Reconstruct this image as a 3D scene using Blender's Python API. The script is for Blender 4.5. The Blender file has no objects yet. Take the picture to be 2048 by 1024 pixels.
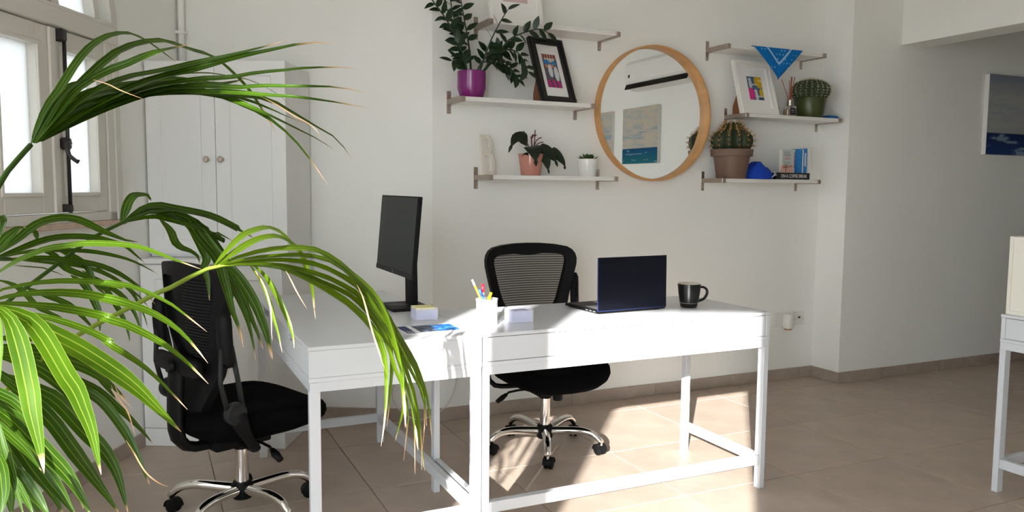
import bpy, bmesh, math, random
from mathutils import Vector, Matrix, noise
random.seed(7)
SC = bpy.context.scene
COL = SC.collection

# ------------------------------------------------------------------ camera
cam = bpy.data.cameras.new('camera'); camo = bpy.data.objects.new('camera', cam); COL.objects.link(camo)
cam.sensor_width = 36.0; cam.lens = 1587.06 / 2048 * 36.0; cam.clip_start = 0.02
CAM = Vector((-1.0802, -2.5605, 1.2888)); YAW, PITCH, ROLL = 0.4348, -0.0865, 0.0082
fw = Vector((math.sin(YAW) * math.cos(PITCH), math.cos(YAW) * math.cos(PITCH), math.sin(PITCH)))
r0 = Vector((math.cos(YAW), -math.sin(YAW), 0)); u0 = r0.cross(fw)
rt = r0 * math.cos(ROLL) + u0 * math.sin(ROLL); up = -r0 * math.sin(ROLL) + u0 * math.cos(ROLL)
camo.matrix_world = Matrix(((rt.x, up.x, -fw.x, CAM.x), (rt.y, up.y, -fw.y, CAM.y), (rt.z, up.z, -fw.z, CAM.z), (0, 0, 0, 1)))
SC.camera = camo

# ------------------------------------------------------------------ world, sun, exposure
SKY = 6.6; SUN = 13.2
w = bpy.data.worlds.new('world'); SC.world = w; w.use_nodes = True
bgn = w.node_tree.nodes['Background']; bgn.inputs[0].default_value = (0.84, 0.93, 1.0, 1); bgn.inputs[1].default_value = SKY
sun = bpy.data.lights.new('sun', 'SUN'); sun.energy = SUN; sun.angle = math.radians(0.6); sun.color = (1.0, 0.98, 0.945)
suno = bpy.data.objects.new('sun', sun); COL.objects.link(suno)
SAZ, SEL = math.radians(40.4), math.radians(19.7)           # light travels towards +X +Y and down
sd = Vector((math.sin(SAZ) * math.cos(SEL), math.cos(SAZ) * math.cos(SEL), -math.sin(SEL)))
suno.rotation_euler = sd.to_track_quat('-Z', 'Y').to_euler(); suno.location = (-6, -8, 5)
SC.view_settings.view_transform = 'Standard'; SC.view_settings.look = 'None'
SC.view_settings.gamma = 1.0; SC.view_settings.exposure = 0.70; SC.view_settings.use_curve_mapping = False
SC.cycles.max_bounces = 12; SC.cycles.diffuse_bounces = 8; SC.cycles.transparent_max_bounces = 16
SC.cycles.sample_clamp_indirect = 12.0

# ------------------------------------------------------------------ materials
MATS = {}
def mat(name, col, rough=0.5, metal=0.0, spec=0.5, bump=0.0, bscale=60.0, var=0.0, vscale=3.0, coat=0.0, alpha=1.0, trans=0.0, transl=0.0, rnd=0.0):
    m = bpy.data.materials.new(name); m.use_nodes = True; nt = m.node_tree; N = nt.nodes; L = nt.links
    b = N['Principled BSDF']; b.inputs['Base Color'].default_value = (*col, 1); b.inputs['Roughness'].default_value = rough
    b.inputs['Metallic'].default_value = metal; b.inputs['Specular IOR Level'].default_value = spec
    b.inputs['Coat Weight'].default_value = coat; b.inputs['Alpha'].default_value = alpha
    b.inputs['Transmission Weight'].default_value = trans
    tc = N.new('ShaderNodeTexCoord')
    if var > 0 or rnd > 0:
        nz = N.new('ShaderNodeTexNoise'); nz.inputs['Scale'].default_value = vscale; nz.inputs['Detail'].default_value = 6; nz.inputs['Roughness'].default_value = 0.65
        L.new(tc.outputs['Object'], nz.inputs['Vector'])
        mr = N.new('ShaderNodeMapRange'); mr.inputs['From Min'].default_value = 0.3; mr.inputs['From Max'].default_value = 0.7
        mr.inputs['To Min'].default_value = 1 - var; mr.inputs['To Max'].default_value = 1 + var
        L.new(nz.outputs['Fac'], mr.inputs['Value'])
        val = mr.outputs['Result']
        if rnd > 0:
            oi = N.new('ShaderNodeObjectInfo'); m2 = N.new('ShaderNodeMapRange')
            m2.inputs['To Min'].default_value = 1 - rnd; m2.inputs['To Max'].default_value = 1 + rnd
            L.new(oi.outputs['Random'], m2.inputs['Value'])
            mm = N.new('ShaderNodeMath'); mm.operation = 'MULTIPLY'; L.new(val, mm.inputs[0]); L.new(m2.outputs['Result'], mm.inputs[1]); val = mm.outputs[0]
        vm = N.new('ShaderNodeVectorMath'); vm.operation = 'SCALE'; vm.inputs[0].default_value = col
        L.new(val, vm.inputs['Scale']); L.new(vm.outputs['Vector'], b.inputs['Base Color'])
    if bump > 0:
        n2 = N.new('ShaderNodeTexNoise'); n2.inputs['Scale'].default_value = bscale; n2.inputs['Detail'].default_value = 4
        L.new(tc.outputs['Object'], n2.inputs['Vector'])
        bp = N.new('ShaderNodeBump'); bp.inputs['Strength'].default_value = bump; bp.inputs['Distance'].default_value = 0.004
        L.new(n2.outputs['Fac'], bp.inputs['Height']); L.new(bp.outputs['Normal'], b.inputs['Normal'])
    if transl > 0:
        tr = N.new('ShaderNodeBsdfTranslucent'); tr.inputs['Color'].default_value = (*col, 1)
        mx = N.new('ShaderNodeMixShader'); mx.inputs['Fac'].default_value = transl
        L.new(b.outputs['BSDF'], mx.inputs[1]); L.new(tr.outputs['BSDF'], mx.inputs[2]); L.new(mx.outputs['Shader'], N['Material Output'].inputs['Surface'])
    MATS[name] = m
    return m
def print_mat(name, rough=0.6, spec=0.3):
    m = mat(name, (1, 1, 1), rough, spec=spec); nt = m.node_tree
    a = nt.nodes.new('ShaderNodeVertexColor'); a.layer_name = 'Col'
    nt.links.new(a.outputs['Color'], nt.nodes['Principled BSDF'].inputs['Base Color'])
    return m

M_WALL = mat('wall_paint', (0.83, 0.832, 0.805), 0.85, spec=0.2, bump=0.12, bscale=35, var=0.012, vscale=2.0)
M_CEIL = mat('ceiling_paint', (0.85, 0.85, 0.83), 0.9, spec=0.2, bump=0.1, bscale=40)
M_TILE = mat('floor_tile', (0.44, 0.355, 0.29), 0.42, spec=0.4, var=0.13, vscale=5.0, bump=0.04, bscale=25, rnd=0.05)
M_SKIRT = mat('skirting_tile', (0.37, 0.305, 0.255), 0.5, spec=0.4, var=0.12, vscale=9.0, rnd=0.06)
M_GROUT = mat('grout', (0.20, 0.155, 0.12), 0.9, spec=0.1)
M_WHITE = mat('white_lacquer', (0.60, 0.62, 0.65), 0.26, spec=0.5)
M_WHITE2 = mat('white_foil', (0.72, 0.725, 0.72), 0.4, spec=0.45)
M_CREAM = mat('cream_lacquer', (0.74, 0.72, 0.64), 0.45)
M_WOODW = mat('window_paint', (0.62, 0.60, 0.55), 0.5, bump=0.05, bscale=80)
M_FROST = mat('frosted_pane', (0.50, 0.50, 0.495), 0.5, spec=0.3, transl=0.85)
M_MARBLE = mat('sill_marble', (0.52, 0.39, 0.30), 0.5, var=0.18, vscale=30)
M_IRON = mat('black_iron', (0.012, 0.012, 0.012), 0.45)
M_SHELF = mat('shelf_white', (0.82, 0.81, 0.785), 0.4)
M_NICKEL = mat('brushed_nickel', (0.42, 0.35, 0.30), 0.38, metal=0.85, bump=0.03, bscale=200)
M_SCREW = mat('screw_steel', (0.5, 0.45, 0.4), 0.3, metal=1.0)
M_OAK = mat('oak_veneer', (0.56, 0.30, 0.115), 0.45, var=0.16, vscale=14, coat=0.1)
M_GLASS = mat('mirror_glass', (0.93, 0.94, 0.93), 0.0, metal=1.0)
M_BLACK = mat('black_plastic', (0.004, 0.004, 0.0045), 0.55, spec=0.16)
M_BLKG = mat('dark_grey_plastic', (0.016, 0.017, 0.018), 0.5, spec=0.25)
M_FABRIC = mat('black_fabric', (0.003, 0.003, 0.0035), 0.95, spec=0.04, bump=0.25, bscale=500)
M_CHROME = mat('chrome', (0.80, 0.79, 0.77), 0.08, metal=1.0)
M_GREYC = mat('caster_grey', (0.30, 0.30, 0.30), 0.4)
M_SCREEN = mat('screen_glass', (0.010, 0.015, 0.014), 0.3, spec=0.2)
M_LAPTOP = mat('laptop_navy', (0.017, 0.019, 0.030), 0.42, metal=0.92, spec=0.3, bump=0.01, bscale=900)
M_LOGO = mat('laptop_emblem', (0.018, 0.022, 0.04), 0.22, metal=0.5)
M_SILVER = mat('laptop_silver', (0.30, 0.29, 0.30), 0.35, metal=0.6)
M_BLUEEDGE = mat('laptop_edge_blue', (0.03, 0.045, 0.20), 0.35, metal=0.5)
M_MUG = mat('mug_black', (0.006, 0.006, 0.006), 0.30, spec=0.32)
M_MUGIN = mat('mug_cream', (0.55, 0.50, 0.42), 0.3)
M_PAPER = mat('paper_white', (0.80, 0.80, 0.80), 0.7, spec=0.2)
M_LILAC = mat('paper_lilac', (0.50, 0.52, 0.78), 0.7, spec=0.2)
M_YELLOWP = mat('paper_yellow', (0.78, 0.72, 0.38), 0.7, spec=0.2)
M_PURPLE = mat('pot_purple', (0.19, 0.006, 0.15), 0.25, spec=0.5, coat=0.3)
M_PINKPOT = mat('pot_pink', (0.50, 0.22, 0.17), 0.25, coat=0.4)
M_POTW = mat('pot_white', (0.80, 0.80, 0.78), 0.3, coat=0.3)
M_POTB = mat('pot_brown', (0.165, 0.10, 0.072), 0.55)
M_POTG = mat('pot_green', (0.045, 0.06, 0.012), 0.35)
M_SOIL = mat('soil', (0.035, 0.024, 0.016), 0.95, bump=0.6, bscale=80)
M_LEAFZ = mat('zz_leaf', (0.008, 0.026, 0.008), 0.35, spec=0.35)
M_STEMZ = mat('zz_stem', (0.012, 0.03, 0.010), 0.5)
M_LEAFP = mat('philodendron_leaf', (0.007, 0.016, 0.007), 0.38, spec=0.3)
M_STEMR = mat('red_stem', (0.09, 0.012, 0.012), 0.45)
M_SUCC = mat('succulent_leaf', (0.06, 0.11, 0.03), 0.5)
M_CACT = mat('cactus_green', (0.011, 0.026, 0.006), 0.6)
M_CACT2 = mat('cactus_dark', (0.022, 0.042, 0.016), 0.65)
M_SPINE = mat('spine_gold', (0.42, 0.20, 0.05), 0.6)
M_SPINEW = mat('spine_cream', (0.62, 0.56, 0.40), 0.6)
M_AREOLE = mat('areole_cream', (0.55, 0.48, 0.24), 0.8)
M_FRAMEB = mat('frame_black', (0.006, 0.006, 0.006), 0.4)
M_FRAMEW = mat('frame_white', (0.80, 0.785, 0.75), 0.4)
M_MAT = mat('passepartout', (0.80, 0.79, 0.77), 0.8, spec=0.2)
M_CARDB = mat('brown_board', (0.20, 0.075, 0.03), 0.7)
M_LETTER = mat('letter_cream', (0.72, 0.68, 0.60), 0.55)
M_CAP = mat('cap_blue', (0.012, 0.055, 0.42), 0.85, spec=0.2, bump=0.2, bscale=300)
M_CAPW = mat('cap_print', (0.70, 0.72, 0.75), 0.7)
M_BLUEC = mat('cloth_blue', (0.01, 0.13, 0.42), 0.8)
M_BOOKK = mat('book_black', (0.010, 0.010, 0.011), 0.5)
M_BOOKB = mat('book_blue', (0.02, 0.20, 0.52), 0.5)
M_BOOKW = mat('book_white', (0.72, 0.75, 0.74), 0.5)
M_PAGES = mat('book_pages', (0.74, 0.70, 0.60), 0.8, bump=0.2, bscale=400)
M_PINKC = mat('carton_pink', (0.62, 0.36, 0.29), 0.6)
M_DARKLINE = mat('carton_lines', (0.07, 0.015, 0.02), 0.6)
M_REDTXT = mat('print_red', (0.45, 0.06, 0.08), 0.6)
M_REED = mat('reed_rust', (0.36, 0.085, 0.035), 0.7)
M_BOTTLE = mat('clear_glass', (0.95, 0.93, 0.90), 0.02, trans=0.9, spec=0.5)
M_OIL = mat('amber_oil', (0.50, 0.26, 0.12), 0.1)
M_ACRYL = mat('clear_acrylic', (0.9, 0.9, 0.95), 0.05, alpha=0.28, spec=0.6)
M_PLUGW = mat('socket_white', (0.74, 0.73, 0.70), 0.4)
M_CABLE = mat('cable_white', (0.66, 0.64, 0.60), 0.5)
M_PENO = mat('pencil_orange', (0.80, 0.26, 0.015), 0.45)
M_PENB = mat('pen_blue', (0.012, 0.10, 0.55), 0.4)
M_PENR = mat('pen_red', (0.72, 0.01, 0.03), 0.4)
M_PENC = mat('pen_clear', (0.72, 0.74, 0.78), 0.2)
M_PENY = mat('marker_yellow', (0.85, 0.62, 0.01), 0.4)
M_PENP = mat('eraser_pink', (0.80, 0.45, 0.45), 0.7)
M_ACW = mat('ac_white', (0.78, 0.78, 0.77), 0.35)
M_CANVAS = print_mat('canvas_paint', 0.75, 0.15)
M_PRINT = print_mat('printed_paper', 0.45)
M_CLOTHP = print_mat('printed_cloth', 0.9, 0.1)
M_STEMP = mat('palm_petiole', (0.030, 0.070, 0.008), 0.6, spec=0.15)
M_POTPALM = mat('planter_grey', (0.25, 0.25, 0.24), 0.6)

def stripes_mesh(lo, hi):          # chair mesh: fine horizontal threads, open between them
    m = bpy.data.materials.new('chair_mesh'); m.use_nodes = True; N = m.node_tree.nodes; L = m.node_tree.links
    b = N['Principled BSDF']; b.inputs['Base Color'].default_value = (0.004, 0.004, 0.0045, 1); b.inputs['Roughness'].default_value = 0.9; b.inputs['Specular IOR Level'].default_value = 0.05
    tc = N.new('ShaderNodeTexCoord'); sx = N.new('ShaderNodeSeparateXYZ'); L.new(tc.outputs['Object'], sx.inputs[0])
    mu = N.new('ShaderNodeMath'); mu.operation = 'MULTIPLY'; mu.inputs[1].default_value = 2 * math.pi / 0.0118; L.new(sx.outputs['Z'], mu.inputs[0])
    si = N.new('ShaderNodeMath'); si.operation = 'SINE'; L.new(mu.outputs[0], si.inputs[0])
    mr = N.new('ShaderNodeMapRange'); mr.inputs['From Min'].default_value = -0.35; mr.inputs['From Max'].default_value = 0.35
    mr.inputs['To Min'].default_value = lo; mr.inputs['To Max'].default_value = hi; L.new(si.outputs[0], mr.inputs['Value'])
    L.new(mr.outputs['Result'], b.inputs['Alpha'])
    return m
M_MESH = stripes_mesh(0.52, 0.88); M_MESH2 = stripes_mesh(0.965, 0.995)
def cup_mesh():
    m = bpy.data.materials.new('wire_mesh_white'); m.use_nodes = True; N = m.node_tree.nodes; L = m.node_tree.links
    b = N['Principled BSDF']; b.inputs['Base Color'].default_value = (0.80, 0.80, 0.82, 1); b.inputs['Roughness'].default_value = 0.4
    tc = N.new('ShaderNodeTexCoord'); v = N.new('ShaderNodeTexVoronoi'); v.inputs['Scale'].default_value = 420
    L.new(tc.outputs['Object'], v.inputs['Vector'])
    mr = N.new('ShaderNodeMapRange'); mr.inputs['From Min'].default_value = 0.3; mr.inputs['From Max'].default_value = 0.45
    mr.inputs['To Min'].default_value = 0.16; mr.inputs['To Max'].default_value = 0.62; L.new(v.outputs['Distance'], mr.inputs['Value'])
    L.new(mr.outputs['Result'], b.inputs['Alpha'])
    return m
M_CUP = cup_mesh()
def leaf_mat(name, ca, cb, cv):              # pleated palm leaflet: pale veins, tan dry tip along its length
    m = bpy.data.materials.new(name); m.use_nodes = True; N = m.node_tree.nodes; L = m.node_tree.links
    b = N['Principled BSDF']; b.inputs['Roughness'].default_value = 0.40; b.inputs['Specular IOR Level'].default_value = 0.20
    uv = N.new('ShaderNodeUVMap'); sx = N.new('ShaderNodeSeparateXYZ'); L.new(uv.outputs['UV'], sx.inputs[0])
    mu = N.new('ShaderNodeMath'); mu.operation = 'MULTIPLY'; mu.inputs[1].default_value = 2 * math.pi * 3; L.new(sx.outputs['X'], mu.inputs[0])
    co = N.new('ShaderNodeMath'); co.operation = 'COSINE'; L.new(mu.outputs[0], co.inputs[0])
    mr = N.new('ShaderNodeMapRange'); mr.inputs['From Min'].default_value = 0.80; mr.inputs['From Max'].default_value = 1.0; L.new(co.outputs[0], mr.inputs['Value'])
    nz = N.new('ShaderNodeTexNoise'); nz.inputs['Scale'].default_value = 14
    tc = N.new('ShaderNodeTexCoord'); L.new(tc.outputs['Object'], nz.inputs['Vector'])
    c1 = N.new('ShaderNodeMix'); c1.data_type = 'RGBA'; c1.inputs['A'].default_value = ca; c1.inputs['B'].default_value = cb; L.new(nz.outputs['Fac'], c1.inputs['Factor'])
    c2 = N.new('ShaderNodeMix'); c2.data_type = 'RGBA'; c2.inputs['B'].default_value = cv; L.new(mr.outputs['Result'], c2.inputs['Factor']); L.new(c1.outputs['Result'], c2.inputs['A'])
    tp = N.new('ShaderNodeVertexColor'); tp.layer_name = 'Col'; st = N.new('ShaderNodeSeparateColor'); L.new(tp.outputs['Color'], st.inputs[0])
    c3 = N.new('ShaderNodeMix'); c3.data_type = 'RGBA'; c3.inputs['B'].default_value = (0.56, 0.36, 0.25, 1); L.new(st.outputs['Red'], c3.inputs['Factor']); L.new(c2.outputs['Result'], c3.inputs['A'])
    L.new(c3.outputs['Result'], b.inputs['Base Color'])
    tr = N.new('ShaderNodeBsdfTranslucent'); g = N.new('ShaderNodeMix'); g.data_type = 'RGBA'; g.blend_type = 'MULTIPLY'; g.inputs['Factor'].default_value = 1
    g.inputs['B'].default_value = (4.0, 3.6, 0.8, 1); L.new(c3.outputs['Result'], g.inputs['A']); L.new(g.outputs['Result'], tr.inputs['Color'])
    mx = N.new('ShaderNodeMixShader'); mx.inputs['Fac'].default_value = 0.17
    L.new(b.outputs['BSDF'], mx.inputs[1]); L.new(tr.outputs['BSDF'], mx.inputs[2]); L.new(mx.outputs['Shader'], N['Material Output'].inputs['Surface'])
    return m
M_PALM = leaf_mat('palm_leaf', (0.006, 0.024, 0.001, 1), (0.030, 0.074, 0.002, 1), (0.095, 0.155, 0.018, 1))
M_PALM2 = leaf_mat('palm_leaf_young_sunlit', (0.035, 0.080, 0.002, 1), (0.085, 0.155, 0.004, 1), (0.16, 0.22, 0.02, 1))     # yellower young frond, its colour lightened further for the sunlit look
M_PALM3 = leaf_mat('palm_leaf_sunlit', (0.016, 0.048, 0.0015, 1), (0.056, 0.120, 0.003, 1), (0.15, 0.21, 0.03, 1))  # front frond: its sunlit lime is put into a lighter leaf colour
M_STEMP2 = mat('palm_petiole_young_sunlit', (0.12, 0.17, 0.012), 0.55, spec=0.2)  # yellow-green stalk, its colour brightened along with the sunlit frond

# ------------------------------------------------------------------ mesh helpers
def link(name, me, m, parent=None, smooth=False):
    o = bpy.data.objects.new(name, me); COL.objects.link(o)
    if m and not me.materials: me.materials.append(m)
    if parent: o.parent = parent
    if smooth:
        for p in me.polygons: p.use_smooth = True
    return o
def bmo(name, bm, m, parent=None, smooth=False):
    bmesh.ops.recalc_face_normals(bm, faces=bm.faces[:])
    me = bpy.data.meshes.new(name); bm.to_mesh(me); bm.free()
    return link(name, me, m, parent, smooth)
def tag(o, label, cat, group=None):
    o['label'] = label; o['category'] = cat
    if group: o['group'] = group
    return o
def thing(name, label, cat, loc=(0, 0, 0), rz=0.0, group=None):
    o = bpy.data.objects.new(name, None); COL.objects.link(o); o.location = loc; o.rotation_euler = (0, 0, rz); o.empty_display_size = 0.1
    return tag(o, label, cat, group)
def struct(o): o['kind'] = 'structure'; return o
def sempty(name):
    o = bpy.data.objects.new(name, None); COL.objects.link(o); return struct(o)
def bbox(bm, x0, x1, y0, y1, z0, z1, bev=0.0, M=None, seg=1):
    vs = [bm.verts.new((x, y, z)) for z in (z0, z1) for y in (y0, y1) for x in (x0, x1)]
    fs = [bm.faces.new([vs[i] for i in f]) for f in ((0, 2, 3, 1), (4, 5, 7, 6), (0, 1, 5, 4), (2, 6, 7, 3), (0, 4, 6, 2), (1, 3, 7, 5))]
    if bev > 0:
        es = list({e for f in fs for e in f.edges})
        r = bmesh.ops.bevel(bm, geom=es, offset=bev, segments=seg, affect='EDGES', profile=0.6)
        vs = list({v for f in r['faces'] for v in f.verts} | {v for v in vs if v.is_valid})
    if M is not None: bmesh.ops.transform(bm, matrix=M, verts=vs)
    return vs
def box(name, x0, x1, y0, y1, z0, z1, m, parent=None, bev=0.0, M=None, seg=1):
    bm = bmesh.new(); bbox(bm, x0, x1, y0, y1, z0, z1, bev, M, seg); return bmo(name, bm, m, parent)
def blathe(bm, prof, n=28, c=(0, 0, 0), M=None, rib=None):
    rings = []; new = []
    for r, z in prof:
        if r < 1e-6: v = bm.verts.new((c[0], c[1], c[2] + z)); rings.append([v]); new.append(v)
        else:
            ring = []
            for i in range(n):
                a = 2 * math.pi * i / n; rr = r * (rib(a, z) if rib else 1)
                ring.append(bm.verts.new((c[0] + rr * math.cos(a), c[1] + rr * math.sin(a), c[2] + z)))
            rings.append(ring); new += ring
    for a, b in zip(rings, rings[1:]):
        if len(a) == 1 and len(b) == 1: continue
        for i in range(n):
            j = (i + 1) % n
            if len(a) == 1: bm.faces.new((a[0], b[i], b[j]))
            elif len(b) == 1: bm.faces.new((a[i], a[j], b[0]))
            else: bm.faces.new((a[i], a[j], b[j], b[i]))
    if M is not None: bmesh.ops.transform(bm, matrix=M, verts=new)
    return new
def lathe(name, prof, m, parent=None, n=28, c=(0, 0, 0), M=None, rib=None, smooth=True):
    bm = bmesh.new(); blathe(bm, prof, n, c, M, rib); o = bmo(name, bm, m, parent, smooth)
    if smooth: autosm(o)
    return o
def autosm(o, ang=40):
    me = o.data; bm = bmesh.new(); bm.from_mesh(me)
    for f in bm.faces: f.smooth = True
    for e in bm.edges:
        if len(e.link_faces) == 2 and e.calc_face_angle(0) > math.radians(ang): e.smooth = False
    bm.to_mesh(me); bm.free()
def spline(pts, n):
    pts = [Vector(p) for p in pts]; m = len(pts); d = [0.0]
    for a, b in zip(pts, pts[1:]): d.append(d[-1] + (b - a).length)
    out = []
    for k in range(n):
        t = d[-1] * k / (n - 1); i = 0
        while i < m - 2 and d[i + 1] < t: i += 1
        u = (t - d[i]) / max(1e-9, d[i + 1] - d[i]); p0 = pts[max(i - 1, 0)]; p1 = pts[i]; p2 = pts[i + 1]; p3 = pts[min(i + 2, m - 1)]
        out.append(0.5 * ((2 * p1) + (p2 - p0) * u + (2 * p0 - 5 * p1 + 4 * p2 - p3) * u * u + (3 * p1 - p0 - 3 * p2 + p3) * u ** 3))
    return out
def btube(bm, pts, rad, n=8, ell=1.0, upv=None):
    pts = [Vector(p) for p in pts]; R = rad if isinstance(rad, (list, tuple)) else [rad] * len(pts)
    rings = []; ref = Vector(upv) if upv else Vector((0.13, 0.21, 0.97))
    for i, p in enumerate(pts):
        t = (pts[min(i + 1, len(pts) - 1)] - pts[max(i - 1, 0)]).normalized()
        a = t.cross(ref)
        if a.length < 1e-3: a = t.cross(Vector((1, 0, 0)))
        a.normalize(); b = a.cross(t).normalized()
        if upv is None: ref = b
        rings.append([bm.verts.new(p + a * R[i] * ell * math.cos(2 * math.pi * k / n) + b * R[i] * math.sin(2 * math.pi * k / n)) for k in range(n)])
    for A, B in zip(rings, rings[1:]):
        for k in range(n): bm.faces.new((A[k], A[(k + 1) % n], B[(k + 1) % n], B[k]))
    bm.faces.new(rings[0][::-1]); bm.faces.new(rings[-1])
def tube(name, pts, rad, m, parent=None, n=8, ell=1.0, upv=None):
    bm = bmesh.new(); btube(bm, pts, rad, n, ell, upv); return bmo(name, bm, m, parent, True)
def bprism(bm, outline, d, M=None, holes=()):
    """outline in XZ extruded along Y by d (front y=0, back y=d)"""
    n = len(outline); f = [bm.verts.new((x, 0, z)) for x, z in outline]; b = [bm.verts.new((x, d, z)) for x, z in outline]
    bm.faces.new(f); bm.faces.new(b[::-1])
    for i in range(n): bm.faces.new((f[i], b[i], b[(i + 1) % n], f[(i + 1) % n]))
    if M is not None: bmesh.ops.transform(bm, matrix=M, verts=f + b)
def bring(bm, outer, inner, y0, y1, M=None, yf=None):
    """frame: outer and inner loops with the same count, in XZ, between y0 and y1; yf bends y by (x,z)"""
    g = yf or (lambda x, z: 0.0); n = len(outer); V = []
    for loop, y in ((outer, y0), (inner, y0), (inner, y1), (outer, y1)):
        V.append([bm.verts.new((x, y + g(x, z), z)) for x, z in loop])
    for a in range(4):
        A, B = V[a], V[(a + 1) % 4]
        for i in range(n): bm.faces.new((A[i], A[(i + 1) % n], B[(i + 1) % n], B[i]))
    if M is not None: bmesh.ops.transform(bm, matrix=M, verts=[v for l in V for v in l])
def panel(name, w_, h_, nx, ny, fn, m, parent, M, bend=None):
    """flat printed panel in local XZ (facing -Y), colour from fn(u,v), u right, v up"""
    vs, fs = [], []
    for j in range(ny + 1):
        for i in range(nx + 1):
            u, v = i / nx, j / ny; p = Vector((u * w_, 0, v * h_))
            if bend: p = bend(u, v)
            vs.append(M @ p)
    for j in range(ny):
        for i in range(nx):
            a = j * (nx + 1) + i; fs.append((a, a + 1, a + nx + 2, a + nx + 1))
    me = bpy.data.meshes.new(name); me.from_pydata(vs, [], fs)
    at = me.color_attributes.new('Col', 'FLOAT_COLOR', 'POINT')
    for j in range(ny + 1):
        for i in range(nx + 1): at.data[j * (nx + 1) + i].color = (*fn(i / nx, j / ny), 1)
    return link(name, me, m, parent, True)
def lin(c):
    return tuple((x / 255 / 12.92) if x / 255 <= 0.04045 else ((x / 255 + 0.055) / 1.055) ** 2.4 for x in c)
def copy_tree(o, parent=None, label=None):
    c = o.copy(); COL.objects.link(c)
    if parent: c.parent = parent
    for ch in list(o.children): copy_tree(ch, c)
    if label: c['label'] = label
    return c
T = Matrix.Translation
def RZ(a): return Matrix.Rotation(a, 4, 'Z')
def RX(a): return Matrix.Rotation(a, 4, 'X')
def RY(a): return Matrix.Rotation(a, 4, 'Y')

# ================================================================== THE ROOM
K = Vector((0.326, 1.487, 0)); AZ = math.radians(27.7)
UU = Vector((math.sin(AZ), math.cos(AZ), 0)); VV = Vector((math.cos(AZ), -math.sin(AZ), 0))
MF = Matrix(((VV.x, UU.x, 0, K.x), (VV.y, UU.y, 0, K.y), (0, 0, 1, 0), (0, 0, 0, 1)))    # (a, b, z): a right along the slanted back wall, b into the room's depth
WY, JX, JY, BX, CZ = 1.487, 3.1025, 1.252, 3.55, 2.75

struct(box('ground', -40, 30, -45, 30, -0.30, -0.15, mat('paving', (0.26, 0.25, 0.23), 0.9, var=0.1)))
floor = struct(box('floor', -5.6, 6.7, -7.2, 2.4, -0.12, -0.004, M_GROUT))
TS, TX, TY = 0.5952, 2.743, 0.666
bm = bmesh.new(); g = 0.0018
bbox(bm, g, TS - g, g, TS - g, -0.010, 0.0, 0.0012); tile_me = bpy.data.meshes.new('tile'); bmesh.ops.recalc_face_normals(bm, faces=bm.faces[:]); bm.to_mesh(tile_me); bm.free(); tile_me.materials.append(M_TILE)
for i in range(-12, 7):
    for j in range(-11, 3):
        x, y = TX + i * TS, TY + j * TS
        c = Vector((x + TS / 2, y + TS / 2, 0)) - K; a_, b_ = c.dot(VV), c.dot(UU)
        if a_ < -1.75 or b_ < -5.9 or (b_ > 0.35 and c.x < 0.2) or y > 1.5 or x > 6.4: continue
        if x > BX and y < -1.2: continue
        o = bpy.data.objects.new('tile', tile_me); COL.objects.link(o); o.location = (x, y, 0); o.parent = floor
struct(box('ceiling', -1.70, 8.6, -5.64, 4.2, CZ, CZ + 0.12, M_CEIL, M=MF))

# slanted left wall with the arched window opening
WB0, WB1, WC, WR = -1.612, -0.656, -1.134, 0.478
bm = bmesh.new()
LW = ((-4.30, -3.10), (-5.50, -4.42))                                                         # two more windows behind the camera, their reveals too deep for the low sun
for b0, b1 in ((-5.64, LW[1][0]), (LW[1][1], LW[0][0]), (LW[0][1], WB0)): bbox(bm, -1.70, -1.361, b0, b1, 0, CZ, M=MF)
for b0, b1 in LW: bbox(bm, -1.70, -1.361, b0, b1, 0, 0.45, M=MF); bbox(bm, -1.70, -1.361, b0, b1, 2.55, CZ, M=MF)
bbox(bm, -1.70, -1.361, WB1, 0.2, 0, CZ, M=MF); bbox(bm, -1.70, -1.361, WB0, WB1, 0, 1.105, M=MF)
arc = [(WC + WR * math.cos(math.pi * (1 - k / 24)), 1.99 + WR * math.sin(math.pi * (1 - k / 24))) for k in range(25)]
MB = MF @ Matrix(((0, 1, 0, -1.70), (1, 0, 0, 0), (0, 0, 1, 0), (0, 0, 0, 1)))              # prism XZ -> (b, z), depth -> a
for k in range(24):
    (b0, z0), (b1, z1) = arc[k], arc[k + 1]
    bprism(bm, [(b0, z0), (b1, z1), (b1, CZ), (b0, CZ)], 0.339, MB)
struct(bmo('wall_left', bm, M_WALL))
struct(box('wall_back_left', -1.70, 0.0, 0.0, 0.2, 0, CZ, M_WALL, M=MF))
struct(box('wall_back', 0.326, JX + 0.1, WY, WY + 0.2, 0, CZ, M_WALL))
bm = bmesh.new(); bbox(bm, JX, 6.7, JY, JY + 0.45, 0, CZ); struct(bmo('wall_back_right', bm, M_WALL))
bm = bmesh.new()                                                                             # rear wall with the two glazed-door openings the sun comes through
for a0, a1, z0 in ((-1.70, -0.750, 0), (-0.750, -0.492, 2.60), (-0.492, -0.318, 0), (-0.318, 0.481, 2.52), (0.481, 6.75, 0)):
    bbox(bm, a0, a1, -5.64, -5.5, z0, CZ, M=MF)
struct(bmo('wall_rear', bm, M_WALL))
bm = bmesh.new()
for a0, a1, zt in ((-0.750, -0.492, 2.60), (-0.318, 0.481, 2.52)):
    for e0, e1 in ((a0 - 0.05, a0), (a1, a1 + 0.05)): bbox(bm, e0, e1, -5.5, -5.47, 0, zt + 0.05, M=MF)
    bbox(bm, a0, a1, -5.5, -5.47, zt, zt + 0.05, M=MF)
struct(bmo('trim_1', bm, M_WHITE2))
bm = bmesh.new()                                                                             # right wall, seen in the mirror
bbox(bm, BX, BX + 0.2, -7.0, -0.25, 0, CZ)
struct(bmo('wall_right', bm, M_WALL))
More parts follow.
